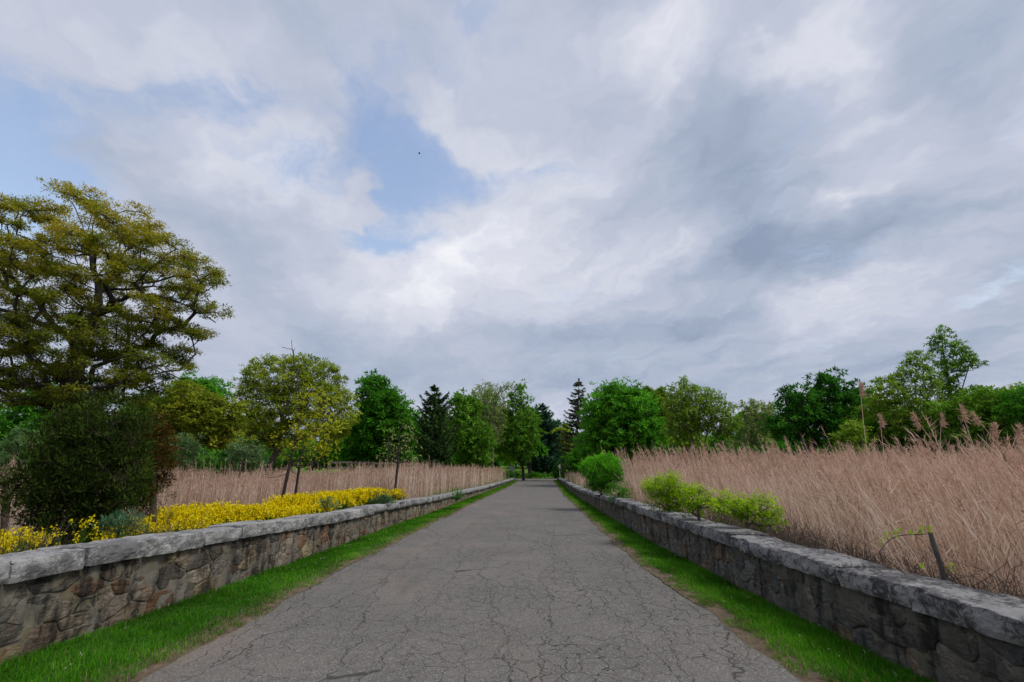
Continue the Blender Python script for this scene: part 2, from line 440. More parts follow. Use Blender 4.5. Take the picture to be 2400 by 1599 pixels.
N = n.n('ShaderNodeNewGeometry').outputs['Normal']
tint = n.n('ShaderNodeAttribute', attribute_name='tint').outputs['Color']
q = n.vmath('MULTIPLY', P, (1, 1, 1.8))
lay = n.noise(q, 8, 8, .72, .7); blot = n.noise(P, 2.1, 6, .66, .4); grain = n.noise(P, 75, 4, .7); lich = n.noise(P, 17, 6, .75, .5)
c = n.mix(1.0, tint, ramp(n, lay, [(.25, (.45, .45, .46)), (.45, (.88, .88, .89)), (.60, (1.08, 1.08, 1.08)), (.8, (1.3, 1.29, 1.27))]), 'MULTIPLY')
dk = n.n('ShaderNodeAttribute', attribute_name='tint').outputs['Alpha']
# black lichen crust grows in patches
patch = n.maprange(n.math('MULTIPLY_ADD', lich, .85, n.math('MULTIPLY', blot, .95)), .84, 1.0, 0, .88)
sxx = n.n('ShaderNodeSeparateXYZ', ins={0: P})
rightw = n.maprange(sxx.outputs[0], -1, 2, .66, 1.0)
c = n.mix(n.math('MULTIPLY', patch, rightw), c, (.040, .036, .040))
c = n.mix(n.maprange(grain, .3, .7, .3, 0), c, (.08, .078, .08))
principled(n, c, .9, bump(n, n.math('MULTIPLY_ADD', grain, .3, n.math('MULTIPLY_ADD', lich, .4, lay)), .9, .03), .2)
M_COPING = m

PAL = np.array([(.20, .165, .13), (.175, .155, .135), (.15, .15, .145), (.24, .20, .155), (.25, .155, .095), (.21, .12, .07), (.22, .20, .18), (.13, .125, .12), (.27, .235, .15), (.30, .27, .235), (.19, .16, .135), (.23, .175, .14)])
PAL = (PAL * .8 + PAL.mean(1, keepdims=True) * .2) * (1.08, .98, .86)
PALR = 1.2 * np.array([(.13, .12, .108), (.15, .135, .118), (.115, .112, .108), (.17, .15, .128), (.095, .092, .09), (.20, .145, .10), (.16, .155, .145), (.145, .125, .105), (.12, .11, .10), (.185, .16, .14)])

def clip_poly(poly, nx, ny, d):
    """keep the side nx*x+ny*y <= d"""
    out = []; k = len(poly)
    for i in range(k):
        a, b = poly[i], poly[(i + 1) % k]
        da, db = nx * a[0] + ny * a[1] - d, nx * b[0] + ny * b[1] - d
        if da <= 0: out.append(a)
        if (da < 0 < db) or (db < 0 < da):
            t = da / (da - db); out.append((a[0] + (b[0] - a[0]) * t, a[1] + (b[1] - a[1]) * t))
    return out

def build_wall(side, label):
    R = np.random.RandomState(40 + side)
    fx, hz = (xl_wall, hl_wall) if side < 0 else (xr_wall, hr_wall)
    toroad = -side                                     # direction of the face's normal along x
    y0, y1 = -3.0, YEND
    root = thing('stone_wall', label, 'wall', (float(fx(4.0)), 4.0, 0.0))
    root['kind'] = 'thing'
    rl = np.array(root.location)
    ys = np.concatenate((np.linspace(y0, 2.5, 30), np.linspace(2.54, 13, 320), np.linspace(13.1, y1, 240)))
    # core: mortar body, its face slightly behind the stones, wavy
    secs = []
    for y in ys:
        x = float(fx(y)); h = float(hz(y)); zb = float(zroad(y)) - .25
        nz = 20; t = np.linspace(0, 1, nz)
        wob = (fbm(np.column_stack((np.full(nz, y * 6.0), t * 5.5)), 3) - .5) * .052
        face = np.column_stack((x + toroad * (wob + .001), np.full(nz, y), zb + (h + .01 - zb) * t))
        back = np.array([(x - toroad * .42, y, h + .01), (x - toroad * .42, y, zb)])
        secs.append(np.vstack((face, back)))
    S = np.array(secs); nsec, m_ = S.shape[:2]
    V = S.reshape(-1, 3); i = np.arange(len(V)).reshape(nsec, m_); j = np.roll(i, -1, 1)
    F = np.stack((i[:-1], i[1:], j[1:], j[:-1]), -1).reshape(-1, 4)
    if side > 0: F = F[:, ::-1]
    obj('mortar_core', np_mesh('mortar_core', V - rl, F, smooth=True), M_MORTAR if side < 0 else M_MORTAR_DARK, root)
    # stones: irregular fitted cells over the face
    AN = 1.75
    sites = []
    cand = np.column_stack((R.uniform(y0, y1, 9000), R.uniform(0, 1, 9000)))
    lo = lambda y: float(zroad(y)) - .03
    grid = {}
    for y, tt in cand:
        z = lo(y) + .03 + (float(hz(y)) - lo(y) - .05) * tt
        rad = .085 + .15 * R.uniform() ** 1.4
        p = (y / AN, z); key = (int(p[0] // .3), int(p[1] // .3)); ok = True
        for a in range(key[0] - 1, key[0] + 2):
            for b in range(key[1] - 1, key[1] + 2):
                for qv in grid.get((a, b), ()):
                    if (qv[0] - p[0]) ** 2 + (qv[1] - p[1]) ** 2 < (.5 * (rad + qv[2])) ** 2 * 1.35: ok = False; break
                if not ok: break
            if not ok: break
        if ok: grid.setdefault(key, []).append((p[0], p[1], rad)); sites.append(p)
    S = np.array(sites); order = np.argsort(S[:, 0]); S = S[order]
    stuffV, stuffF, stuffT, off = [], [], [], 0
    count = 0
    for s in range(len(S)):
        p = S[s]; y = p[0] * AN
        d2 = ((S - p) ** 2).sum(1); nb = np.argsort(d2)[1:16]
        top = float(hz(y)) - .004; bot = lo(y) - .06
        poly = [(p[0] - .6, bot), (p[0] + .6, bot), (p[0] + .6, top), (p[0] - .6, top)]
        gap = R.uniform(.002, .007)
        for k in nb:
            nx, ny = S[k] - p; L = math.hypot(nx, ny); nx /= L; ny /= L
            poly = clip_poly(poly, nx, ny, nx * p[0] + ny * p[1] + L / 2 - gap)
            if len(poly) < 3: break
        if len(poly) < 3: continue
        for _ in range(2):                                # round the corners
            q = []
            for k in range(len(poly)):
                a, b = poly[k], poly[(k + 1) % len(poly)]
                r_ = .13 * _h(s, k, 3)+.03
                q += [(a[0] + (b[0] - a[0]) * r_, a[1] + (b[1] - a[1]) * r_), (a[0] + (b[0] - a[0]) * (1 - r_), a[1] + (b[1] - a[1]) * (1 - r_))]
            poly = q
            break
        if y < 16: poly = [(p_[0] + (q_[0] - p_[0]) * t_, p_[1] + (q_[1] - p_[1]) * t_) for p_, q_ in zip(poly, poly[1:] + poly[:1]) for t_ in (0, .5)]
        A = np.array(poly); A[:, 0] *= AN; k = len(A); c = A.mean(0)
        A[:, 0] += (fbm(A * 9 + 3, 2) - .5) * .06; A[:, 1] += (fbm(A * 9 + 33, 2) - .5) * .05; A[:, 1] = np.minimum(A[:, 1], top)
        proud = R.uniform(.001, .012)
        rings = [(1.0, -.05), (1.0, -.002), (.95, proud * .75), (.80, proud), (.45, proud + R.uniform(-.006, .012))] if y < 16 else [(1.0, -.05), (1.0, 0), (.90, proud)]
        pts, tilt = [], R.uniform(-.05, .05, 2)
        for f_, dep in rings:
            B = c + (A - c) * f_
            dd = dep + ((B - c) @ tilt if dep > 0 else 0) + ((fbm(B * (9, 22) + s, 3) - .5) * .045 if dep > .003 else 0)
            pts.append(np.column_stack((B, np.broadcast_to(dd, (k,)))))
        pts.append(np.array([[c[0], c[1], pts[-1][:, 2].mean()]]))
        Q = np.vstack(pts)
        V = np.column_stack((fx(Q[:, 0]) + toroad * Q[:, 2], Q[:, 0], Q[:, 1]))
        F4 = []; 
        for r_ in range(len(rings) - 1):
            a = np.arange(k) + r_ * k; b = np.roll(a, -1)
            F4.append(np.column_stack((a, b, b + k, a + k)))
        a = np.arange(k) + (len(rings) - 1) * k
        F4 = np.vstack(F4); F3 = np.column_stack((a, np.roll(a, -1), np.full(k, len(Q) - 1)))
        if side < 0: pass
        else: F4 = F4[:, ::-1]; F3 = F3[:, ::-1]
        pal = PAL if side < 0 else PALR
        T = np.tile(pal[R.randint(len(pal))] * R.uniform(.9, 1.55), (len(V), 1))
        if count < 290 and y > 2.0:
            loc = V.mean(0)
            obj('stone', np_mesh('stone', V - loc, [F4, F3], {'tint': T}, smooth=True), M_STONE, root, loc - rl)
            count += 1
        else:
            T3 = np.vstack((F4[:, [0, 1, 2]], F4[:, [0, 2, 3]], F3))
            stuffV.append(V); stuffF.append(T3 + off); stuffT.append(T); off += len(V)
    if stuffV:
        o = obj('stones', np_mesh('stones', np.vstack(stuffV) - rl, np.vstack(stuffF), {'tint': np.vstack(stuffT)}, smooth=True), M_STONE, root)
        o['kind'] = 'stuff'
    # coping slabs
    y = y0
    while y < y1 - .3:
        Ls = R.uniform(.6, 1.3); ye = min(y + Ls, y1)
        near = ye < 14 and y > 1
        nL = 44 if near else 9
        prof = []                                           # cross-section (u towards the road, v up), counter-clockwise
        ov, wd, th = .075 + R.uniform(-.015, .02), .60, (.185 if side < 0 else .17) + R.uniform(-.015, .02)
        nf, ntp = (8, 14) if near else (3, 4)
        for t in np.linspace(0, 1, nf): prof.append((ov - .018 * (1 - t) * 0 + .012 * math.sin(t * math.pi), th * t * .94))
        for t in np.linspace(0, 1, ntp)[0:]: prof.append((ov - .012 - (wd - .03) * t, th * (1 + .05 * math.sin(math.pi * t)) - .012 * t))
        for t in (.25, .95): prof.append((ov - wd, th * (1 - t) * .9))
        prof.append((ov - wd * .5, 0.0))
        prof = np.array(prof); k = len(prof)
        yy = np.linspace(y + .011, ye - .011, nL)
        lift = R.uniform(-.004, .014); tiltz = R.uniform(-.010, .010); seed = R.uniform(0, 90); jig = R.uniform(-.012, .012)
        base = hz(yy) + .004 + lift + tiltz * np.linspace(-1, 1, nL)
        Pz = np.repeat(prof[None, :, :], nL, 0).copy()
        Yv = np.repeat(yy[:, None], k, 1)
        # rock-faced surface
        cs = np.column_stack((Yv.ravel() * 5.5 + seed, Pz[:, :, 0].ravel() * 6, Pz[:, :, 1].ravel() * 8))
        nA = (fbm(cs, 4).reshape(nL, k) - .5); nB = (fbm(cs * 1.3 + 40, 4).reshape(nL, k) - .5); nC = (fbm(cs * .35 + 9, 2).reshape(nL, k) - .5)
        front = (np.arange(k) < nf)[None, :]; topm = ((np.arange(k) >= nf) & (np.arange(k) < nf + ntp))[None, :]
        Pz[:, :, 0] += (nA * .10 + nC * .03) * np.where(front, 1, .25) + jig
        Pz[:, :, 1] += nB * .036 * np.where(topm, 1, 0.25) * np.where(Pz[:, :, 1] < .01, 0, 1) + nC * .014 * topm
        edgeround = np.minimum(np.arange(nL), nL - 1 - np.arange(nL)); er = np.where(edgeround == 0, .030, np.where(edgeround == 1, .008, 0))[:, None]
        Pz[:, :, 0] -= er * front; Pz[:, :, 1] -= er * .5 * topm
        V = np.stack((fx(Yv) + toroad * Pz[:, :, 0], Yv, base[:, None] + Pz[:, :, 1]), -1).reshape(-1, 3)
        i = np.arange(nL * k).reshape(nL, k); j = np.roll(i, -1, 1)
        F4 = np.stack((i[:-1], i[1:], j[1:], j[:-1]), -1).reshape(-1, 4)
        c0, c1 = V[:k].mean(0), V[-k:].mean(0)
        V = np.vstack((V, c0, c1)); nv = len(V)
        e0 = np.column_stack((i[0], np.roll(i[0], -1), np.full(k, nv - 2))); e1 = np.column_stack((np.roll(i[-1], -1), i[-1], np.full(k, nv - 1)))
        F3 = np.vstack((e0, e1))
        if side > 0: F4 = F4[:, ::-1]; F3 = F3[:, ::-1]
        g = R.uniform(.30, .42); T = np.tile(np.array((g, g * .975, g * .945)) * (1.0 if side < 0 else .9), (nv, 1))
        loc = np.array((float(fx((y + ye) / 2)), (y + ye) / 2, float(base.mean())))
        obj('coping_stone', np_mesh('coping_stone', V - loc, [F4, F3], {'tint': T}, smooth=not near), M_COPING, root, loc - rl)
        y = ye
    return root
build_wall(-1, 'low mortared stone wall with pale granite coping left of the lane')
build_wall(1, 'darker low stone wall with black-stained coping right of the lane')

# ------------------------------------------------------------------ plant building blocks
def unit(v): return v / np.maximum(np.linalg.norm(v, axis=-1, keepdims=True), 1e-9)
def rdir(R, n): return unit(R.normal(size=(n, 3)))

def tubes(A, B, ra, rb, sides=5):
    A, B = np.asarray(A, float), np.asarray(B, float); n = len(A)
    d = unit(B - A); ref = np.where(np.abs(d[:, 2:3]) > .9, np.array([[1., 0, 0]]), np.array([[0, 0, 1.]]))
    u = unit(np.cross(d, ref)); v = np.cross(d, u)
    t = np.arange(sides) * 2 * math.pi / sides
    c, s = np.cos(t)[None, :, None], np.sin(t)[None, :, None]
    ring = u[:, None, :] * c + v[:, None, :] * s
    V = np.stack((A[:, None, :] + ring * np.asarray(ra)[:, None, None], B[:, None, :] + ring * np.asarray(rb)[:, None, None]), 1).reshape(-1, 3)
    i = np.arange(n)[:, None] * 2 * sides + np.arange(sides)[None, :]; j = np.arange(n)[:, None] * 2 * sides + (np.arange(sides)[None, :] + 1) % sides
    F = np.stack((i, j, j + sides, i + sides), -1).reshape(-1, 4)
    return V, F

def diamonds(P, ax, L, W, R, up=None, fat=.45, tri=False):
    """one pointed leaf per row: base P, axis ax"""
    n = len(P); ax = unit(ax)
    side = unit(np.cross(ax, rdir(R, n) if up is None else unit(up + .6 * rdir(R, n))))
    L = np.broadcast_to(np.asarray(L, float), (n,))[:, None]; W = np.broadcast_to(np.asarray(W, float), (n,))[:, None]
    if tri: return np.stack((P - side * W * .5, P + side * W * .5, P + ax * L), 1).reshape(-1, 3), np.arange(3 * n).reshape(n, 3)
    m = P + ax * L * fat
    V = np.stack((P, m + side * W * .5, P + ax * L, m - side * W * .5), 1).reshape(-1, 3)
    return V, np.arange(4 * n).reshape(n, 4)

class Bag:
    """collects quads with a per-vertex tone and a material slot"""
    def __init__(self): self.V, self.F, self.T, self.M, self.n = [], [], [], [], 0
    def add(self, V, F, tone=.5, slot=0):
        k = len(V) // max(1, len(np.atleast_1d(tone)))
        T = np.full(len(V), tone) if np.ndim(tone) == 0 else (np.repeat(tone, k) if len(tone) != len(V) else tone)
        self.V.append(V); self.F.append(np.asarray(F) + self.n); self.T.append(T); self.M.append(np.full(len(F), slot, np.int32)); self.n += len(V)
    def mesh(self, name, origin=(0, 0, 0), smooth=False):
        fs = {}
        for F, M in zip(self.F, self.M): fs.setdefault(F.shape[1], []).append((F, M))
        Fl = [np.vstack([f for f, _ in v]) for v in fs.values()]; Ml = np.concatenate([np.concatenate([m_ for _, m_ in v]) for v in fs.values()])
        return np_mesh(name, np.vstack(self.V) - np.asarray(origin), Fl, {'v': np.clip(np.concatenate(self.T), 0, 1)}, smooth, Ml)

def inside(poly, x, y):
    c = np.zeros(len(x), bool); n = len(poly)
    for i in range(n):
        (x1, y1), (x2, y2) = poly[i], poly[(i + 1) % n]
        if y1 == y2: continue
        k = ((y1 > y) != (y2 > y)) & (x < (x2 - x1) * (y - y1) / (y2 - y1) + x1)
        c ^= k
    return c
def edge_dist(poly, x, y):
    P = np.column_stack((x, y)); best = np.full(len(P), 1e9)
    for i in range(len(poly)):
        a = np.array(poly[i]); b = np.array(poly[(i + 1) % len(poly)]); ab = b - a
        t = np.clip(((P - a) @ ab) / max(ab @ ab, 1e-9), 0, 1)
        best = np.minimum(best, np.linalg.norm(P - a - t[:, None] * ab, axis=1))
    return best

def cv(x0, y0, s, pts): return [(x0 + x / s, y0 + y / s) for x, y in pts]

TRI = [0]
def tree(name, label, cat, poly, Y, base, mats, R_trunk=.18, clump=.75, dens=330, leaf=None, tufts=9, limbs=(), depth=1.0, flat=.7,
         group=None, seed=1, balance=.38, twigs=True, crown_lo=.3, spread=1.0, aspect=.6, zbase=None, gap=1.0, droop=.15, bareness=0.0, shell=.45, edge=.38, partname='crown', tone_z=0.0, rmin=None, ragged=.28):
    """one tree. poly: crown outline where the photo shows it, set at distance Y and rounded in depth; base: foot of the trunk"""
    R = np.random.RandomState(seed)
    pw = [at(px, py, Y)[[0, 2]] for px, py in poly]
    rough = []                                                  # an uneven outline instead of the smooth one
    for q in range(len(pw)):
        p0, p1 = pw[q], pw[(q + 1) % len(pw)]; L = np.linalg.norm(p1 - p0); k = max(1, int(L / (.8 * clump)))
        nrm = np.array((p1[1] - p0[1], p0[0] - p1[0])) / max(L, 1e-6)
        for t in range(k): rough.append(tuple(p0 + (p1 - p0) * t / k + nrm * R.normal() * ragged * clump))
    pw = rough; pa = np.array(pw)
    area = .5 * abs(np.dot(pa[:, 0], np.roll(pa[:, 1], 1)) - np.dot(pa[:, 1], np.roll(pa[:, 0], 1)))
    b = at(base[0], base[1], Y); zb = float(zground(b[0], Y)) if zbase is None else zbase
    b[2] = zb - .05
    # --- clump centres
    n_c = 6000
    xs = R.uniform(pa[:, 0].min(), pa[:, 0].max(), n_c); zs = R.uniform(pa[:, 1].min(), pa[:, 1].max(), n_c)
    k = inside(pw, xs, zs); xs, zs = xs[k], zs[k]
    d = edge_dist(pw, xs, zs); k = d > edge * clump; xs, zs, d = xs[k], zs[k], d[k]
    Rm = d.max() * 1.0
    half = np.sqrt(np.maximum(0, 1 - (1 - np.clip(d / Rm, 0, 1)) ** 2)) * Rm * depth
    yo = R.choice((-1, 1), len(xs)) * R.uniform(0, 1, len(xs)) ** shell * np.maximum(0, half - .3 * clump)
    C = np.column_stack((xs, Y + yo, zs))
    fr = Y / (Y + yo); xq, zq = xs * fr, HCAM + (zs - HCAM) * fr      # nearer boughs must not reach past the outline
    k = inside(pw, xq, zq) & (edge_dist(pw, xq, zq) > edge * clump * .8); C = C[k]
    sep = clump * .92 * gap
    G = np.empty((0, 3))
    for i in range(len(C)):
        if len(G) == 0 or (((G - C[i]) / (1, 1, .8)) ** 2).sum(1).min() > sep * sep:
            G = np.vstack((G, C[i]))
            if len(G) > 420: break
    C = G
    # --- skeleton
    nodes = [b]; par = [-1]; dist = [0.0]
    def add(p, q):
        nodes.append(np.asarray(p, float)); par.append(q); dist.append(dist[q] + float(np.linalg.norm(nodes[-1] - nodes[q]))); return len(nodes) - 1
    if not limbs:
        top = np.array((pa[:, 0].mean(), Y, pa[:, 1].min() + (pa[:, 1].max() - pa[:, 1].min()) * .62)); q = 0
        for t in (.3, .55, .75, .9, 1.0):
            q = add(b + (top - b) * np.array((t ** 1.5, t, t)) + R.normal(size=3) * .05 * t * (top[2] - b[2]) * np.array((1, 1, 0)) * .5, q)
    for li, L in enumerate(limbs):
        pts = [at(p[0], p[1], Y + (p[2] if len(p) > 2 else 0)) for p in L]
        if len(nodes) == 1: q = 0
        else: q = int(np.argmin([np.linalg.norm(nn - pts[0]) for nn in nodes]))
        for p in pts:
            if np.linalg.norm(p - nodes[q]) > .02: q = add(p, q)
    for c in C[np.argsort(np.linalg.norm(C - nodes[min(3, len(nodes) - 1)], axis=1))]:
        N = np.array(nodes); D = np.array(dist)
        v = c - N; L = np.linalg.norm(v, axis=1)
        cost = L + balance * D + np.where(v[:, 2] < -.2 * L, L * .6, 0) + np.where(np.arange(len(N)) == 0, 5, 0)
        if limbs or True: cost = cost + np.where(N[:, 2] < zb + (pa[:, 1].min() - zb) * .6, 2.0 + L, 0)
        q = int(np.argmin(cost))
        Lq = L[q]
        if Lq > 1.3 * clump:                                   # a bent branch instead of a straight spoke
            m1 = N[q] + v[q] * .5 + R.normal(size=3) * .10 * Lq + np.array((0, 0, -.06 * Lq))
            q = add(m1, q)
        add(c, q)
    N = np.array(nodes); par_a = np.array(par)
    w_ = np.ones(len(N)) * .3; isc = np.zeros(len(N), bool); isc[-len(C):] = True
    cnt = np.zeros(len(N)); kids = np.bincount(par_a[1:], minlength=len(N)); cnt[kids == 0] = 1
    for i in range(len(N) - 1, 0, -1): cnt[par_a[i]] += cnt[i]
    cnt = np.maximum(cnt, 1)
    rad = R_trunk * (cnt / cnt[0]) ** .56
    rad = np.maximum(rad, rmin if rmin else .010 + .00012 * Y)
    bag = Bag()
    i = np.arange(1, len(N)); pr = par_a[i]
    nlimb = len(nodes) - len(C)
    mid = .5 * (N[i] + N[pr]) + R.normal(size=(len(i), 3)) * (.05 * np.linalg.norm(N[i] - N[pr], axis=1) * (rad[i] < .3 * R_trunk))[:, None]
    big = rad[i] > .05
    ra = np.minimum(rad[pr], rad[i] * 1.35)
    for A, B, r1, r2 in ((N[pr], mid, ra, .5 * (ra + rad[i])), (mid, N[i], .5 * (ra + rad[i]), rad[i])):
        for msk, sd_ in ((big, 8), (~big, 4)):
            if msk.any():
                e_ = unit(B[msk] - A[msk]); V, F = tubes(A[msk] - e_ * r1[msk][:, None] * .35, B[msk] + e_ * r2[msk][:, None] * .35, r1[msk], r2[msk], sd_); bag.add(V, F, .5)
    flare = tubes([b + (0, 0, -.2)], [b + (N[1] - b) * .12], [R_trunk * 1.55], [R_trunk * 1.02], 9); bag.add(*flare, .5)
    # --- tufts and leaves
    Ltot = int(dens * area * 1.9); nt = len(C) * tufts
    ci = np.repeat(np.arange(len(C)), tufts)
    rr = R.uniform(.40, 1.35, len(C)) * clump * spread
    dirs = rdir(R, nt); dirs[:, 2] = dirs[:, 2] * flat + .12
    T = C[ci] + dirs * (R.uniform(.25, 1, nt) ** .5 * rr[ci])[:, None]
    if twigs:
        V, F = tubes(C[ci], T, np.full(nt, rmin * .7 if rmin else .004 + .00015 * Y), np.full(nt, rmin * .35 if rmin else .002 + .00008 * Y), 3); bag.add(V, F, .5)
    root = thing(name, label, cat, b, group)
    obj('trunk', bag.mesh('trunk', b, True), mats[0], root)
    Lf = 1.5 * (leaf or .0047 * Y)
    per = max(1, Ltot // nt)
    ok = R.uniform(size=nt) > bareness
    T2 = T[ok]; c2 = ci[ok]; li = np.repeat(np.arange(len(T2)), per); nl = len(li)
    tr = clump * .38 * spread
    off = rdir(R, nl) * (R.uniform(0, 1, nl) ** .6 * tr)[:, None]; off[:, 2] *= .62
    P = T2[li] + off
    ax = off / tr + rdir(R, nl) * .7 + unit(T2 - C[c2])[li] * .5; ax[:, 2] -= droop
    V, F = diamonds(P, ax, Lf * R.uniform(.6, 1.35, nl), Lf * aspect * R.uniform(.7, 1.2, nl), R, up=np.array([[0, -.3, 1.0]]), tri=Y > 18)
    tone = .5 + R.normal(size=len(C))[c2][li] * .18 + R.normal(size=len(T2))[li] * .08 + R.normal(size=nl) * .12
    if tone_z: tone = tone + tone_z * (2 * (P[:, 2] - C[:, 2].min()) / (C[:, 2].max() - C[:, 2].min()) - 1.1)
    lb = Bag(); lb.add(V, F, tone)
    obj(partname, lb.mesh(partname, b), mats[1], root)
    TRI[0] += len(F) * 2 + bag.n
    return root

BARK_DARK = bark_mat('dark furrowed bark', (.022, .019, .017), (.075, .066, .058))
BARK_GREY = bark_mat('grey bark', (.06, .053, .045), (.17, .15, .125))
BARK_BROWN = bark_mat('brown bark', (.035, .026, .02), (.10, .075, .055))
L_OAK = leaf_mat('young oak leaves', (.11, .155, .018), (.255, .265, .028), (.50, .39, .04), trans=.45)
L_DOME = leaf_mat('spring olive leaves', (.12, .165, .016), (.26, .33, .026), (.43, .50, .05))
L_GREEN = leaf_mat('fresh green leaves', (0.052, 0.176, 0.014), (0.108, 0.344, 0.026), (0.214, 0.539, 0.048))
L_GREEN2 = leaf_mat('deep green leaves', (0.031, 0.120, 0.012), (0.067, 0.234, 0.018), (0.138, 0.384, 0.034))
L_MID = leaf_mat('mid green leaves', (0.065, 0.149, 0.014), (0.134, 0.278, 0.026), (0.242, 0.428, 0.052))
L_OLIVE = leaf_mat('olive green leaves', (0.096, 0.174, 0.017), (0.198, 0.318, 0.031), (0.336, 0.456, 0.060))
L_YELLOW = leaf_mat('yellow green leaves', (0.180, 0.216, 0.012), (0.360, 0.390, 0.022), (0.600, 0.588, 0.048))
L_BROWNOAK = leaf_mat('bronze green leaves', (0.102, 0.144, 0.017), (0.216, 0.270, 0.024), (0.396, 0.408, 0.042))
L_PALE = leaf_mat('pale new leaves', (0.120, 0.174, 0.048), (0.240, 0.312, 0.090), (0.408, 0.444, 0.168))
L_GREYG = leaf_mat('grey green leaves', (.06, .12, .04), (.12, .215, .075), (.20, .31, .13))
L_DARKG = leaf_mat('dark green leaves', (0.019, 0.084, 0.011), (0.041, 0.158, 0.017), (0.090, 0.278, 0.031))
L_PINE = leaf_mat('pine needles', (0.030, 0.068, 0.022), (0.070, 0.140, 0.042), (0.14, 0.225, 0.075), trans=.2)
L_BLUEPINE = leaf_mat('blue green needles', (0.023, 0.060, 0.037), (0.044, 0.108, 0.067), (0.094, 0.176, 0.112), trans=.15)
L_SPRUCE = leaf_mat('brown green spruce needles', (0.058, 0.065, 0.036), (0.126, 0.130, 0.072), (0.216, 0.204, 0.120), trans=.15)
L_JUNIPER = leaf_mat('juniper sprays', (0.014, 0.026, 0.005), (0.034, 0.060, 0.010), (0.078, 0.112, 0.018), trans=.15)
L_RUST = leaf_mat('rusty juniper sprays', (0.030, 0.022, 0.006), (0.072, 0.046, 0.011), (0.135, 0.085, 0.02), trans=.15)
L_BUSH = leaf_mat('clipped bush leaves', (.028, .140, .006), (.080, .330, .012), (.19, .56, .03))
L_LIME = leaf_mat('lime green leaves', (.080, .165, .005), (.225, .400, .009), (.44, .62, .018))
L_RED = leaf_mat('red leaves', (0.149, 0.023, 0.014), (0.354, 0.055, 0.034), (0.595, 0.131, 0.074))
L_SOFT = leaf_mat('soft spring green leaves', (.060, .155, .014), (.125, .285, .028), (.22, .42, .05))

Z1 = lambda p: cv(0, 400, 2.613, p)
Z3 = lambda p: cv(350, 800, 3.485, p)
Z4 = lambda p: cv(950, 850, 4.48, p)
Z5 = lambda p: cv(1300, 850, 3.92, p)
Z6 = lambda p: cv(1750, 750, 3.135, p)

# ------------------------------------------------------------------ the big oak on the left
def zl(p, dy):
    q = Z1(p); return [(x, y, d) for (x, y), d in zip(q, dy)]
oak_limbs = [
    zl([(395, 1560), (415, 1450), (440, 1300), (470, 1150), (500, 1030), (550, 925), (600, 870)], [0, 0, 0, 0, 0, 0, 0]),
    zl([(690, 800), (780, 770), (880, 765), (980, 772), (1100, 810), (1230, 862), (1320, 930)], [-.3, -.6, -.9, -1.1, -1.0, -.8, -.5]),
    zl([(690, 790), (640, 690), (560, 640), (480, 580), (390, 540), (280, 490), (200, 430), (100, 390)], [-.3, -.9, -1.4, -1.8, -2.2, -2.6, -3.0, -3.3]),
    zl([(605, 740), (590, 650), (560, 520), (520, 400), (480, 280), (440, 190)], [.5, .9, 1.2, 1.4, 1.4, 1.2]),
    zl([(600, 640), (690, 500), (760, 400), (800, 280)], [1.4, 2.0, 2.4, 2.6]),
    zl([(820, 690), (900, 620), (980, 560), (1080, 480)], [-1.2, -1.6, -1.8, -1.6]),
    zl([(840, 690), (960, 680), (1090, 640), (1220, 640), (1320, 690)], [-.8, -.4, 0, .2, .3]),
    zl([(620, 885), (720, 890), (820, 915), (950, 935), (1100, 980), (1200, 1010)], [.6, 1.2, 1.7, 2.1, 2.3, 2.3]),
    zl([(480, 1100), (420, 1005), (330, 960), (200, 920), (130, 890), (0, 850), (-160, 800), (-330, 760)], [-.3, -.7, -1.0, -1.3, -1.6, -1.8, -2, -2]),
    zl([(330, 960), (260, 860), (150, 740), (40, 720), (-20, 640), (-120, 500)], [-.8, -.2, .4, .9, 1.2, 1.3]),
    zl([(440, 1190), (340, 1185), (250, 1180), (100, 1205), (0, 1260), (-150, 1300)], [.4, .9, 1.4, 1.8, 2.1, 2.2]),
    zl([(60, 1250), (80, 1345)], [1.9, 2.0]), zl([(210, 950), (120, 950), (70, 1020)], [-1.3, -2.2, -2.6]),
    zl([(510, 1150), (650, 1160), (800, 1130), (900, 1170), (1050, 1250), (1150, 1270)], [-.6, -1.2, -1.8, -2.2, -2.6, -2.7]),
    zl([(440, 1320), (560, 1330), (700, 1360), (850, 1380)], [-.6, -1.2, -1.8, -2.2]),
    zl([(430, 1330), (300, 1360), (120, 1400), (-80, 1420)], [-.6, -1.3, -2.0, -2.6]),
]
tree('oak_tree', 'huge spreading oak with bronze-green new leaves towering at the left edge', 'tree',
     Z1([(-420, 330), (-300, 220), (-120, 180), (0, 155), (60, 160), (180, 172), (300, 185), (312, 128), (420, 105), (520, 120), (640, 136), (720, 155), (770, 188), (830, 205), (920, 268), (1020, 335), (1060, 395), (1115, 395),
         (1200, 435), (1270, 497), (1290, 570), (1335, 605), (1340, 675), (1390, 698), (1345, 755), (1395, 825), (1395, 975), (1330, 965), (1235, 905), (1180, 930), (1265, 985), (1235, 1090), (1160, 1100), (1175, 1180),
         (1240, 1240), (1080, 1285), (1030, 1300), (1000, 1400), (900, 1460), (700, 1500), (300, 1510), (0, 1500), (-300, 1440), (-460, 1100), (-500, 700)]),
     20, Z1([(390, 1620)])[0], (BARK_DARK, L_OAK), R_trunk=.46, clump=.70, dens=780, leaf=.080, tufts=15, limbs=oak_limbs, depth=.75, flat=.28, seed=3, balance=.25, gap=.92, aspect=.5, shell=.8, edge=.3, tone_z=.36, ragged=.12)

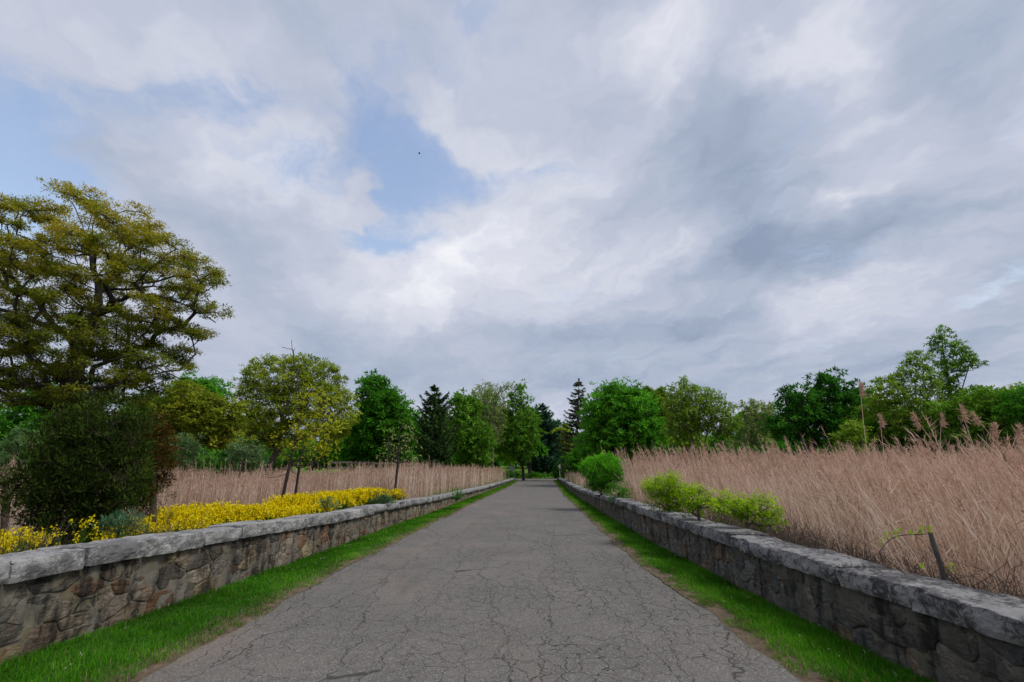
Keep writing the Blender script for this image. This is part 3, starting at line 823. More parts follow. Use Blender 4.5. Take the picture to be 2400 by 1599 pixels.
# ------------------------------------------------------------------ trees left of the lane
tree('oak_tree', 'bronze-green smaller oak just right of the huge oak', 'tree',
     Z3([(40, 480), (180, 380), (330, 310), (430, 330), (470, 410), (560, 420), (640, 450), (740, 500), (760, 600), (750, 700), (775, 800), (700, 880), (520, 900), (420, 880), (250, 810), (130, 740), (20, 640)]),
     30, (455, 1120), (BARK_BROWN, L_BROWNOAK), R_trunk=.2, clump=.75, dens=420, seed=11, flat=.5)
tree('maple_tree', 'bright green treetop peeping over the smaller bronze oak', 'tree',
     Z3([(150, 420), (230, 330), (340, 312), (440, 298), (510, 287), (560, 350), (620, 348), (630, 420), (640, 560), (620, 700), (560, 900), (300, 900), (160, 700)]),
     44, (470, 1110), (BARK_BROWN, L_GREEN), R_trunk=.22, clump=.9, dens=260, seed=12)
tree('spreading_tree', 'broad dome-crowned tree with bare inner branches behind the saplings', 'tree',
     Z3([(715, 330), (760, 245), (860, 138), (1010, 106), (1250, 106), (1440, 156), (1560, 228), (1628, 308), (1605, 380), (1685, 420), (1705, 500), (1700, 640), (1640, 760), (1560, 860), (1480, 900), (1300, 800), (1150, 900), (1000, 880), (890, 870), (800, 830), (770, 740), (780, 640), (745, 560), (690, 450)]),
     36, (640, 1130), (BARK_GREY, L_DOME), R_trunk=.28, clump=.62, dens=400, seed=13, flat=.5, shell=.28, leaf=.13, ragged=.12, gap=.95,
     limbs=[[(612, 1130), (650, 1060), (662, 990)], [(655, 960, -1), (640, 920, -2), (620, 880, -2.5), (590, 860, -2.6)], [(668, 960, 1), (680, 900, 1.6), (690, 860, 2)], [(665, 980, -.5), (720, 930, -1.5), (760, 890, -2), (790, 880, -2)],
            [(655, 1000), (610, 960, .5), (580, 940, 1), (570, 910, 1)], [(650, 1040), (600, 1020, -1), (585, 1000, -1.2)], [(665, 970), (735, 950, 2), (790, 940, 2.4), (820, 960, 2.4)]], bareness=.1)
tree('maple_tree', 'dense deep-green broad tree between the dome-crowned tree and the pine', 'tree',
     Z3([(1670, 400), (1740, 308), (1810, 282), (1890, 285), (1960, 368), (2035, 428), (2095, 500), (2098, 560), (2155, 620), (2165, 760), (2130, 900), (2060, 990), (1900, 1000), (1700, 1000), (1560, 965), (1500, 880), (1560, 780), (1640, 700), (1690, 600), (1685, 480)]),
     50, (880, 1112), (BARK_BROWN, L_GREEN2), R_trunk=.25, clump=.95, dens=300, seed=14)
tree('sapling', 'leaning young tree with yellow-green leaves and a bare tip among the flowers', 'tree',
     Z3([(1290, 365), (1400, 358), (1445, 440), (1500, 600), (1512, 700), (1480, 800), (1545, 960), (1400, 1000), (1250, 960), (1090, 960), (1040, 880), (1060, 800), (1140, 660), (1200, 500)]),
     15.5, Z3([(1080, 1330)])[0], (BARK_BROWN, L_YELLOW), R_trunk=.055, rmin=.006, clump=.40, dens=260, leaf=.07, seed=15, tufts=8, gap=1.15, bareness=.15, depth=.8,
     limbs=[Z3([(1080, 1330), (1105, 1200), (1130, 1080), (1160, 950), (1185, 830), (1208, 700), (1225, 560), (1225, 430), (1195, 250), (1178, 120), (1162, -10)]), Z3([(1172, 70), (1130, 62), (1086, 50)]), Z3([(1176, 90), (1190, 60)]), Z3([(1225, 540), (1300, 430), (1340, 380)]),
            Z3([(1208, 680), (1130, 560), (1100, 500)]), Z3([(1160, 950), (1080, 900), (1000, 880)]), Z3([(1185, 830), (1300, 760), (1400, 700)]), Z3([(1130, 1080), (1040, 1110), (970, 1115)]), Z3([(1140, 1040), (1060, 980), (990, 950)]), Z3([(1150, 1000), (1250, 960), (1350, 950)])])
tree('sapling', 'thin darker sapling just right of the leaning yellow-green young tree', 'tree',
     Z3([(1240, 700), (1330, 760), (1380, 860), (1400, 960), (1330, 1040), (1250, 1060), (1130, 1040), (1060, 980), (1100, 880), (1170, 800)]),
     16.5, Z3([(1188, 1275)])[0], (BARK_DARK, L_OLIVE), R_trunk=.045, rmin=.005, clump=.42, dens=90, leaf=.06, seed=16, tufts=7, gap=1.2, bareness=.4,
     limbs=[Z3([(1188, 1275), (1205, 1160), (1222, 1050), (1238, 900), (1245, 760)]), Z3([(1215, 1090), (1140, 1050), (1050, 1040)]), Z3([(1225, 1040), (1310, 1010), (1400, 1010)]), Z3([(1235, 940), (1300, 880), (1340, 850)])])
tree('sapling', 'slender sapling with sparse grey-green leaves above the reeds, dark straight stem', 'tree',
     Z3([(2040, 640), (2110, 660), (2190, 760), (2210, 880), (2180, 990), (2080, 1010), (1960, 1000), (1870, 970), (1880, 860), (1940, 740)]),
     19, Z3([(2002, 1285)])[0], (BARK_DARK, L_PALE), R_trunk=.05, rmin=.005, clump=.42, dens=130, leaf=.075, seed=17, tufts=7, gap=1.1, bareness=.2,
     limbs=[Z3([(2002, 1285), (2015, 1140), (2030, 1000), (2038, 860), (2045, 720)])])
# willow-like grey shrubs on the marsh edge
for px, lab, sd_ in ((( (200, 790), (300, 740), (400, 780), (440, 900), (420, 1010), (330, 1070), (210, 1060), (190, 920)), 'grey-green feathery shrub below the smaller bronze oak', 21),
                     (((650, 860), (740, 820), (860, 830), (930, 900), (950, 1000), (860, 1080), (720, 1080), (640, 1000)), 'grey-green willow shrub left of the leaning sapling, behind the reeds', 22),
                     (((420, 960), (520, 920), (640, 960), (660, 1060), (560, 1100), (430, 1080)), 'low dark-green shrub between the two grey-green shrubs', 23)):
    tree('shrub', lab, 'shrub', Z3(px), 26, (Z3([(px[0][0] + 90, 1110)])[0]), (BARK_GREY, L_GREYG if sd_ < 23 else L_GREEN2), R_trunk=.07, clump=.45, dens=420, leaf=.13, aspect=.28, seed=sd_, flat=.8, partname='foliage')

# ------------------------------------------------------------------ conifers
def conifer(name, label, Y, base, top, prof, mats, seed=1, levels=26, per=7, droop=.25, needle=.32, dens=1.0, rad=.2, upcurve=.15, w_=.075):
    """trunk with whorls of branches, each carrying flat sprays; prof: (share of height, half width in m)"""
    R = np.random.RandomState(seed)
    b = at(base[0], base[1], Y); t = at(top[0], top[1], Y); b[2] = float(zground(b[0], Y)) - .05
    H = t[2] - b[2]
    bag, lv = Bag(), Bag()
    ax = t - b; ts = np.linspace(0, 1, 9)
    P = b + ax * ts[:, None]; r = rad * (1 - ts) ** .8 + .015
    bag.add(*tubes(P[:-1], P[1:], r[:-1], r[1:], 7))
    hs, ws = [p[0] for p in prof], [p[1] for p in prof]
    for lev in range(levels):
        f = hs[0] + (1 - hs[0]) * (lev + R.uniform(-.9, .9)) / levels
        f = min(max(f, hs[0]), .985)
        wmax = np.interp(f, hs, ws)
        k = per if f < .8 else max(4, per - 2)
        a0 = R.uniform(0, 6.28)
        for q in range(k):
            fq = min(.985, f + R.uniform(-.02, .02)); L = wmax * R.uniform(.5, 1.2)
            if L < .1: L = .15
            az = a0 + q * 2 * math.pi / k + R.uniform(-.35, .35)
            s = np.linspace(0, 1, 6); o = b + ax * fq
            path = o + np.column_stack((np.cos(az) * s * L, np.sin(az) * s * L, -droop * L * s + upcurve * L * s * s * 1.6))
            path += R.normal(size=path.shape) * .03 * L * s[:, None]
            br = .012 + .02 * L / max(ws) ; rr_ = np.linspace(br * 1.3, .008, 6)
            bag.add(*tubes(path[:-1], path[1:], rr_[:-1], rr_[1:], 3))
            n = int((10 + 34 * L) * dens)
            u = R.uniform(.12, 1.0, n) ** .8; pp = np.stack([np.interp(u, s, path[:, c]) for c in range(3)], 1)
            out = np.array((math.cos(az), math.sin(az), 0)); sid = np.array((-math.sin(az), math.cos(az), 0))
            sg = R.choice((-1, 1), n)
            a = out * R.uniform(.3, 1.0, n)[:, None] + sid * (sg * R.uniform(.2, 1.1, n))[:, None]; a[:, 2] += R.uniform(-.55, .35, n) - droop * .6
            pp = pp + a * (R.uniform(0, .22, n) * L * .55)[:, None] * (1.1 - u)[:, None]
            V, F = diamonds(pp, a, needle * R.uniform(.5, 1.2, n), w_ * R.uniform(.6, 1.3, n), R, up=np.array([[0, 0, 1.0]]), tri=True)
            lv.add(V, F, .5 + R.normal() * .13 + R.normal(size=n) * .14)
    n = 60; a = rdir(R, n) * .5; a[:, 2] = np.abs(a[:, 2]) + .6
    lv.add(*diamonds(b + ax * R.uniform(.94, 1.0, n)[:, None], a, needle * .7, w_, R), .5 + R.normal(size=n) * .1)
    root = thing(name, label, 'tree', b)
    obj('trunk', bag.mesh('trunk', b, True), mats[0], root)
    obj('crown', lv.mesh('crown', b), mats[1], root)
    TRI[0] += lv.n // 2 + bag.n
    return root
conifer('pine_tree', 'dark green pine standing in the reeds with a bare lower stem', 46, (1021, 1112), (1018, 905),
        [(.16, 1.5), (.28, 2.0), (.45, 2.1), (.62, 1.9), (.8, 1.35), (.93, .6), (1, .1)], (BARK_DARK, L_PINE), 31, 24, 9, .02, .36, 1.9, .17, .40, .12)
conifer('pine_tree', 'blue-green pine rising behind the green trees at the lane end', 86, (1270, 1108), (1272, 948),
        [(.05, 3.4), (.3, 3.6), (.6, 3.2), (.8, 2.2), (.95, .8), (1, .15)], (BARK_DARK, L_BLUEPINE), 32, 26, 9, .08, .62, 1.3, .25, .3, .22)
conifer('spruce_tree', 'tall ragged brownish spruce left of the big bright-green tree', 66, (1347, 1108), (1357, 889),
        [(.05, 2.0), (.2, 2.4), (.4, 2.3), (.6, 1.8), (.78, 1.45), (.9, .95), (.97, .35), (1, .05)], (BARK_DARK, L_SPRUCE), 33, 34, 8, .38, .42, 1.25, .2, .34, .13)
conifer('cypress_bush', 'small dark cone-shaped evergreen behind the round road sign', 80, (1313, 1119), (1311, 1082),
        [(.02, 1.35), (.3, 1.25), (.6, .8), (.9, .25), (1, .05)], (BARK_DARK, L_DARKG), 34, 16, 8, -.2, .3, 1.2, .08, .1, .12)

# ------------------------------------------------------------------ trees at the lane end
tree('maple_tree', 'fresh green tree right of the pine in the reeds', 'tree',
     Z4([(495, 385), (540, 328), (610, 305), (680, 358), (745, 380), (765, 450), (740, 550), (800, 620), (850, 720), (865, 820), (885, 920), (865, 1020), (760, 1080), (640, 1090), (540, 1060), (455, 1040), (440, 900), (480, 800), (460, 650), (478, 500)]),
     62, (1100, 1112), (BARK_BROWN, L_SOFT), R_trunk=.25, clump=.9, dens=150, seed=41, ragged=.6, gap=1.15, bareness=.08)
tree('poplar_tree', 'thin-leaved pale tall tree between two fresh green trees', 'tree',
     Z4([(695, 255), (750, 225), (820, 195), (900, 195), (960, 240), (1030, 250), (1075, 172), (1135, 205), (1065, 320), (1045, 420), (1025, 560), (1065, 700), (1000, 820), (930, 860), (880, 790), (800, 640), (755, 560), (725, 480), (715, 330)]),
     66, (1153, 1112), (BARK_GREY, L_PALE), R_trunk=.22, clump=.8, dens=85, seed=42, bareness=.25, gap=1.15, leaf=.19, edge=.2, spread=.85,
     limbs=[[(1153, 1112), (1154, 1060), (1155, 1030)], [(1150, 1010), (1140, 970), (1130, 930), (1118, 905)], [(1157, 1000), (1160, 950), (1162, 905)], [(1160, 1010), (1175, 960), (1188, 900)]])
tree('maple_tree', 'bright green tree with a dark forked trunk beside the lane end', 'tree',
     Z4([(1165, 222), (1210, 195), (1245, 218), (1262, 320), (1290, 358), (1350, 365), (1345, 430), (1375, 500), (1405, 560), (1415, 680), (1385, 780), (1395, 850), (1440, 905), (1385, 965), (1300, 1005), (1240, 1015), (1130, 1045), (1040, 1035), (900, 985), (850, 920), (890, 800), (930, 690), (950, 590), (1010, 450), (1050, 370), (1110, 300)]),
     70.5, (1227, 1120), (BARK_DARK, L_SOFT), R_trunk=.22, clump=.85, dens=120, seed=43, zbase=0.0, ragged=.6, gap=1.22, bareness=.12, leaf=.26,
     limbs=[[(1227, 1120), (1226, 1105), (1224, 1085), (1222, 1050), (1220, 1000), (1218, 940)], [(1228, 1103, -.4), (1231, 1101, -.4)]])
tree('maple_tree', 'second dark trunk and low boughs right of the bright green lane-end tree', 'tree',
     Z4([(1230, 820), (1330, 800), (1420, 860), (1440, 940), (1380, 990), (1270, 1000), (1200, 960)]),
     80, (1241, 1116), (BARK_DARK, L_GREEN2), R_trunk=.3, clump=.9, dens=230, seed=44)
tree('willow_tree', 'small yellow-green treetop between the blue pine and the spruce', 'tree',
     Z4([(1575, 692), (1640, 676), (1705, 710), (1720, 800), (1700, 950), (1590, 950), (1570, 800)]), 110, (1318, 1105), (BARK_BROWN, L_DOME), R_trunk=.3, clump=1.3, dens=90, leaf=.45, seed=45)

# ------------------------------------------------------------------ trees right of the lane
tree('maple_tree', 'large bright-green billowing tree right of the ragged spruce', 'tree',
     Z5([(285, 430), (310, 325), (350, 255), (420, 245), (480, 238), (500, 185), (560, 195), (600, 215), (680, 185), (765, 180), (795, 250), (855, 300), (885, 380), (935, 480), (955, 580), (995, 680), (965, 780), (900, 805), (820, 815), (720, 860), (650, 910), (500, 910), (330, 880), (200, 910), (175, 880), (230, 760), (285, 680), (305, 560), (285, 500)]),
     48, (1452, 1112), (BARK_DARK, L_GREEN), R_trunk=.3, clump=1.0, dens=320, seed=51, gap=.95)
tree('ash_tree', 'olive-green tree squeezed behind the large billowing tree', 'tree',
     Z5([(790, 235), (880, 210), (920, 258), (965, 245), (1025, 290), (1065, 400), (1065, 600), (1040, 800), (960, 900), (900, 860), (930, 600), (880, 400)]),
     56, (1545, 1108), (BARK_BROWN, L_OLIVE), R_trunk=.25, clump=.95, dens=260, seed=52)
tree('multi_stem_tree', 'olive-green tree with a fan of pale bare stems above the reeds', 'tree',
     Z5([(1040, 235), (1100, 175), (1150, 132), (1210, 155), (1300, 186), (1415, 215), (1445, 268), (1505, 286), (1565, 328), (1630, 390), (1608, 440), (1668, 470), (1700, 560), (1680, 660), (1600, 700), (1480, 690), (1380, 680), (1240, 690), (1100, 700), (1010, 670), (995, 560), (1055, 420), (1035, 300)]),
     40, (1637, 1115), (BARK_GREY, L_OLIVE), R_trunk=.14, clump=.62, dens=230, seed=53, balance=.2, leaf=.16, gap=1.05, edge=.25,
     limbs=[[(1637, 1110), (1628, 1060), (1618, 1010), (1610, 960)], [(1637, 1108, .2), (1648, 1060, .4), (1660, 1000, .6), (1668, 950, .8)], [(1635, 1108, -.2), (1640, 1050, -.5), (1640, 990, -.8), (1630, 930, -1)], [(1638, 1108, .1), (1660, 1060), (1685, 1010, -.4), (1700, 970, -.6)], [(1634, 1108), (1612, 1060, .4), (1592, 1010, .8), (1580, 970, 1)], [(1636, 1108, .3), (1625, 1050, .8), (1605, 980, 1.2)]])
tree('birch_tree', 'pale thin tree with yellowish buds left of the dark green tree', 'tree',
     Z5([(1705, 400), (1790, 338), (1860, 352), (1940, 372), (2000, 350), (2050, 375), (2040, 480), (2000, 600), (1960, 750), (1930, 880), (1700, 890), (1640, 800), (1690, 660), (1685, 560), (1715, 470)]),
     50, (1765, 1105), (BARK_GREY, L_PALE), R_trunk=.2, clump=.7, dens=110, seed=54, bareness=.15, gap=1.1, leaf=.2)
tree('maple_tree', 'dark green lopsided tree with a bulging top right of centre', 'tree',
     Z6([(150, 552), (210, 556), (310, 498), (380, 496), (470, 535), (486, 395), (560, 374), (640, 370), (700, 395), (695, 480), (750, 445), (800, 436), (865, 478), (855, 560), (805, 620), (840, 640), (785, 695), (725, 745), (690, 860), (600, 900), (480, 920), (300, 900), (180, 880), (145, 780), (200, 680), (240, 620)]),
     34, (1900, 1110), (BARK_DARK, L_DARKG), R_trunk=.25, clump=.8, dens=430, seed=55)
tree('ash_tree', 'airy olive tree with a dark slanting trunk left of the tallest right-hand tree', 'tree',
     Z6([(860, 530), (930, 425), (1000, 415), (1035, 470), (1100, 335), (1160, 340), (1148, 275), (1200, 220), (1300, 226), (1345, 258), (1355, 340), (1400, 400), (1425, 480), (1405, 560), (1350, 640), (1385, 760), (1330, 900), (1000, 920), (860, 820), (875, 640)]),
     36, (2185, 1100), (BARK_DARK, L_OLIVE), R_trunk=.15, clump=.7, dens=230, seed=56, bareness=.2, gap=1.2, edge=.2, leaf=.15, spread=.85, tufts=7,
     limbs=[Z6([(1370, 1000), (1345, 760), (1330, 620), (1320, 500), (1300, 380), (1290, 300)]), Z6([(1335, 680), (1280, 540), (1220, 450), (1190, 350)]), Z6([(1340, 740), (1180, 660), (1050, 560), (990, 480)])])
tree('locust_tree', 'tallest thin-crowned tree at the right with two bare forking stems', 'tree',
     Z6([(1355, 180), (1400, 85), (1450, 74), (1515, 118), (1495, 165), (1595, 186), (1645, 228), (1700, 335), (1615, 345), (1565, 430), (1560, 520), (1620, 480), (1760, 520), (1700, 600), (1500, 640), (1420, 600), (1430, 520), (1400, 400), (1390, 250)]),
     38, (2240, 1100), (BARK_DARK, L_MID), R_trunk=.14, clump=.6, dens=250, seed=57, bareness=.15, gap=1.1, edge=.12, leaf=.15, spread=.85, tufts=7,
     limbs=[Z6([(1530, 1000), (1520, 700), (1490, 500), (1460, 320), (1435, 130)]), Z6([(1515, 720), (1560, 580), (1600, 450), (1635, 335), (1660, 290)]), Z6([(1500, 560), (1540, 420), (1570, 260), (1580, 200)])])
tree('hedge_tree', 'wide dark thicket under the tallest right-hand tree', 'tree',
     Z6([(1380, 640), (1500, 600), (1600, 520), (1740, 500), (1850, 562), (1930, 570), (2038, 520), (2120, 600), (2120, 980), (1900, 1040), (1500, 1020), (1380, 900)]),
     33, (2300, 1100), (BARK_DARK, L_MID), R_trunk=.2, clump=.8, dens=380, seed=58)
tree('maple_tree', 'green tree cut off by the right edge of the picture', 'tree',
     Z6([(1930, 552), (1990, 518), (2040, 485), (2150, 470), (2300, 560), (2350, 760), (2250, 900), (2060, 860), (1960, 720)]),
     29, (2440, 1100), (BARK_DARK, L_GREEN2), R_trunk=.2, clump=.75, dens=380, seed=59)
tree('shrub', 'yellowish green bush in front of the dark tree and thicket', 'shrub',
     Z6([(670, 870), (715, 770), (790, 736), (855, 800), (890, 900), (880, 1040), (700, 1040)]), 30, (1995, 1100), (BARK_BROWN, L_OLIVE), R_trunk=.06, clump=.5, dens=420, seed=60, partname='foliage')
tree('hedge_tree', 'shadowy green thicket between the dark tree and the airy olive tree', 'tree',
     Z6([(820, 800), (900, 720), (1050, 700), (1250, 720), (1400, 800), (1450, 1020), (1100, 1060), (830, 1040)]), 37, (2110, 1100), (BARK_DARK, L_GREEN2), R_trunk=.15, clump=.75, dens=380, seed=61)
tree('shrub', 'dark undergrowth below the fan of pale stems', 'shrub',
     Z5([(900, 860), (1000, 800), (1150, 820), (1400, 800), (1650, 760), (1900, 800), (1950, 1000), (1500, 1060), (950, 1060)]), 44, (1660, 1110), (BARK_DARK, L_DARKG), R_trunk=.1, clump=.8, dens=300, seed=62, partname='foliage')
tree('shrub', 'small red-leaved bush half hidden behind the clipped round bush', 'shrub',
     Z5([(650, 1000), (680, 985), (710, 1000), (715, 1040), (660, 1045)]), 46, (1473, 1118), (BARK_DARK, L_RED), R_trunk=.05, clump=.35, dens=500, leaf=.14, seed=63, partname='foliage')
# broken dead snag
sp = [at(*q, 33) for q in Z6([(470, 1030), (430, 920), (390, 830), (340, 770), (270, 715)])]
sb = thing('dead_snag', 'leaning grey dead branch in front of the dark green tree', 'dead tree', (sp[0][0], 33, float(zground(sp[0][0], 33))))
o0 = np.array(sb.location); sp[0][2] = o0[2] - .1
g = Bag(); g.add(*tubes(sp[:-1], sp[1:], [.11, .09, .06, .035], [.09, .06, .035, .012], 6))
obj('stem', g.mesh('stem', o0, True), BARK_GREY, sb)
g = Bag(); g.add(*tubes([sp[2], sp[3], sp[1]], [sp[2] + (.5, 0, .7), sp[3] + (-.1, .1, .6), sp[1] + (-.6, .2, .5)], [.035, .025, .03], [.01, .008, .01], 4))
obj('branch', g.mesh('branch', o0, True), BARK_GREY, sb)
# second row of trees that closes the view, and the dark understorey below them
back = [
    ((-60, 980), (20, 925), (110, 895), (200, 915), (270, 990), (270, 1100), (-60, 1110), 40, L_GREEN2, 'green tree seen through the huge oak at the far left'),
    ((250, 990), (330, 930), (420, 935), (470, 1010), (460, 1100), (260, 1105), 46, L_MID, 'mid-green tree behind the rusty juniper'),
    ((500, 1010), (560, 960), (640, 975), (680, 1040), (670, 1098), (510, 1098), 62, L_MID, 'mid-green tree left of and behind the dome-crowned tree'),
    ((740, 1020), (800, 975), (870, 990), (890, 1050), (880, 1094), (740, 1094), 70, L_GREEN2, 'distant green tree behind the saplings'),
    ((900, 1010), (950, 965), (1010, 985), (1050, 960), (1090, 1020), (1085, 1094), (910, 1094), 90, L_GREEN2, 'distant green tree behind the pine in the reeds'),
    ((1040, 980), (1080, 935), (1140, 930), (1190, 950), (1220, 1000), (1215, 1096), (1050, 1096), 98, L_MID, 'broad mid-green tree behind the thin pale tall tree'),
    ((1190, 990), (1230, 945), (1270, 975), (1330, 985), (1360, 1030), (1360, 1104), (1190, 1102), 120, L_DARKG, 'dark far tree closing the view beyond the junction'),
    ((1490, 985), (1540, 935), (1600, 925), (1640, 960), (1650, 1098), (1500, 1098), 72, L_OLIVE, 'olive tree behind the gap left of the fan of pale stems'),
    ((1670, 1000), (1720, 965), (1790, 955), (1850, 985), (1880, 1040), (1870, 1096), (1680, 1096), 66, L_GREEN2, 'far green tree behind the pale thin tree'),
    ((1930, 990), (1990, 930), (2060, 925), (2110, 960), (2140, 1060), (2120, 1096), (1940, 1096), 54, L_OLIVE, 'olive-green tree in the gap right of the dark lopsided tree'),
    ((2080, 990), (2140, 940), (2230, 935), (2290, 960), (2320, 1040), (2310, 1090), (2090, 1090), 50, L_MID, 'mid-green tree behind the tallest right-hand tree'),
    ((2250, 950), (2330, 905), (2420, 910), (2500, 1000), (2480, 1090), (2260, 1090), 46, L_OLIVE, 'olive tree behind the right-edge thicket')]
for k, e in enumerate(back):
    pl, Yb, mt, lab = e[:-3], e[-3], e[-2], e[-1]
    tree('background_tree', lab, 'tree', pl, Yb, (sum(p[0] for p in pl) / len(pl), 1105), (BARK_DARK, mt), R_trunk=.25, clump=.018 * Yb, dens=480000 / Yb ** 2.05, seed=80 + k, twigs=False, ragged=.45)
under = [((-40, 1070), (120, 1045), (290, 1060), (300, 1115), (-40, 1120), 33, 'dark scrub under the huge oak'), ((380, 1075), (470, 1058), (580, 1070), (590, 1108), (380, 1112), 36, 'dark scrub below the smaller bronze oak'),
         ((575, 1078), (680, 1066), (800, 1080), (800, 1100), (575, 1102), 52, 'dark scrub below the dome-crowned tree'), ((800, 1068), (880, 1058), (970, 1070), (970, 1098), (800, 1098), 56, 'dark scrub at the foot of the deep-green tree'),
         ((960, 1072), (1060, 1062), (1150, 1075), (1190, 1082), (1180, 1098), (960, 1100), 76, 'dark scrub behind the left reeds near the lane end'), ((1255, 1070), (1300, 1055), (1345, 1070), (1345, 1108), (1260, 1106), 92, 'dark scrub at the foot of the blue-green pine'),
         ((1325, 1060), (1400, 1045), (1500, 1050), (1540, 1070), (1540, 1112), (1330, 1114), 58, 'dark scrub under the large billowing tree'), ((1700, 1060), (1800, 1040), (1900, 1050), (1950, 1075), (1950, 1108), (1700, 1110), 46, 'dark scrub left of the dead snag'),
         ((1930, 1050), (2030, 1030), (2150, 1040), (2290, 1030), (2420, 1010), (2420, 1100), (1930, 1100), 40, 'dark scrub behind the tall reed plumes')]
for k, e in enumerate(under):
    pl, Yb, lab = e[:-2], e[-2], e[-1]
    tree('scrub', lab, 'shrub', pl, Yb, (sum(p[0] for p in pl) / len(pl), 1108), (BARK_DARK, L_DARKG if k % 3 else L_GREEN2), R_trunk=.08, clump=.014 * Yb, dens=520000 / Yb ** 2.05, seed=140 + k, twigs=False, ragged=.5, partname='foliage')

# ------------------------------------------------------------------ shrubs along the walls
def shrub(name, label, poly, Y, base, mats, clump=.22, dens=3000, leaf=.04, seed=1, cat='shrub', **kw):
    return tree(name, label, cat, poly, Y, base, mats, R_trunk=kw.pop('R_trunk', .03), clump=clump, dens=dens, leaf=leaf, seed=seed, partname='foliage', tufts=kw.pop('tufts', 10), rmin=kw.pop('rmin', .003), **kw)
Zr = lambda p: cv(1300, 850, 3.92, p)
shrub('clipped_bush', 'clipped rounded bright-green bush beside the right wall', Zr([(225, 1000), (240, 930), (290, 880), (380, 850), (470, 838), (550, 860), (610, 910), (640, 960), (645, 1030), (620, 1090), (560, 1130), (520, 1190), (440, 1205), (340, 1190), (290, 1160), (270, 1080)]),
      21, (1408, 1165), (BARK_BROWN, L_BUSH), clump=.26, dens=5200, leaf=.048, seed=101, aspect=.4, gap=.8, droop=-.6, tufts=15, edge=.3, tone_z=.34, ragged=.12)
shrub('evergreen_shrub', 'low dark-green spreading shrub at the foot of the clipped bush', Zr([(470, 1120), (560, 1090), (640, 1120), (710, 1150), (760, 1200), (700, 1240), (620, 1250), (520, 1230), (460, 1190)]),
      17.5, (1450, 1168), (BARK_BROWN, L_GREEN2), clump=.22, dens=1700, leaf=.05, seed=102, aspect=.35)
limes = [((785, 1120), (820, 1080), (900, 1055), (1000, 1043), (1120, 1060), (1210, 1090), (1250, 1150), (1230, 1230), (1180, 1290), (1150, 1400), (1020, 1390), (900, 1330), (850, 1240), (800, 1180))]
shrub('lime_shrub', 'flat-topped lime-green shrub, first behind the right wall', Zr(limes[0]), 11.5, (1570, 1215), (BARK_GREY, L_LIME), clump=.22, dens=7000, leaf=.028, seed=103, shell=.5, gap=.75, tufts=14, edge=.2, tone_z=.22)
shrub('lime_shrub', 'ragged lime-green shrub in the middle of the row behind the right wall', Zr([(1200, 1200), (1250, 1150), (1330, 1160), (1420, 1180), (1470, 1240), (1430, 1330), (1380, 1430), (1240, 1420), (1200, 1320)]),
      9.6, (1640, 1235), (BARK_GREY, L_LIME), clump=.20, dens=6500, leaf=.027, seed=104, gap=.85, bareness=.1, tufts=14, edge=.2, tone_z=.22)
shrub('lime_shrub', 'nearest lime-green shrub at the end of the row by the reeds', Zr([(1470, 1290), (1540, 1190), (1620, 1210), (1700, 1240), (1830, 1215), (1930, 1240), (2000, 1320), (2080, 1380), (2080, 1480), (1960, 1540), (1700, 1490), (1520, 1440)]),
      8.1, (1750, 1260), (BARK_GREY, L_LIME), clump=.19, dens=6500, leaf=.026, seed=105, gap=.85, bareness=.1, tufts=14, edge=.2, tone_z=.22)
# bare twiggy undergrowth below the lime shrubs
M_TWIG = bark_mat('dry purple-brown twigs', (.045, .034, .030), (.16, .125, .105), 30)
M_DRY = leaf_mat('dry stalks', (.10, .07, .045), (.22, .165, .11), (.38, .30, .21), trans=.15)
def twiggery(name, label, cat, spots, n, hgt, seed, spread=.5, mat=None, r=.0035, arch=.25):
    """a bundle of thin bent twigs growing from the given spots"""
    R = np.random.RandomState(seed); A, B, ra, rb = [], [], [], []
    c = np.mean(spots, 0)
    for _ in range(n):
        s = np.array(spots[R.randint(len(spots))]) + R.normal(size=3) * (.10, .10, 0)
        d = unit(np.array((R.normal() * spread, R.normal() * spread, 1.0))); L = hgt * R.uniform(.5, 1.15); p = s.copy(); rr_ = r * R.uniform(.6, 1.4)
        for k in range(4):
            q = p + d * L / 4; A.append(p); B.append(q); ra.append(rr_); rb.append(rr_ * .8); rr_ *= .8
            if k > 0 and R.uniform() < .7:
                e = unit(d + R.normal(size=3) * .6); A.append(q); B.append(q + e * L * .22); ra.append(rr_ * .8); rb.append(rr_ * .4)
            d = unit(d + R.normal(size=3) * .22 + np.array((0, 0, -arch * .5))); p = q
    g = Bag(); V, F = tubes(A, B, ra, rb, 3); g.add(V, F, np.repeat(R.uniform(.1, .9, len(A)), 6))
    root = thing(name, label, cat, c)
    obj('twigs', g.mesh('twigs', c), mat or M_TWIG, root)
    TRI[0] += len(F) * 2
    return root
def gpt(x, y): return (x, y, float(zground(x, y)) - .03)
def wr(y, off): return gpt(float(xr_wall(y)) + off, y)
def wl(y, off): return gpt(float(xl_wall(y)) - off, y)
twiggery('twiggy_undergrowth', 'bare purple-brown twigs under the row of lime-green shrubs', 'undergrowth', [wr(y, o) for y in np.arange(7.2, 12.5, .35) for o in (.75, 1.0, 1.35)], 520, .62, 201, .45, r=.005)
twiggery('bramble', 'dry tangled bramble along the near end of the right wall', 'bramble', [wr(y, o) for y in np.arange(2.8, 7.0, .3) for o in (.60, .75, .9)], 800, .66, 202, .7, r=.004, arch=.5)
twiggery('dry_stalks', 'brown dry stalks in front of the dark juniper at the far left', 'dry stalks', [wl(y, o) for y in (5.0, 5.3, 5.6) for o in (.7, .85, 1.1)], 90, .75, 203, .28, r=.004)
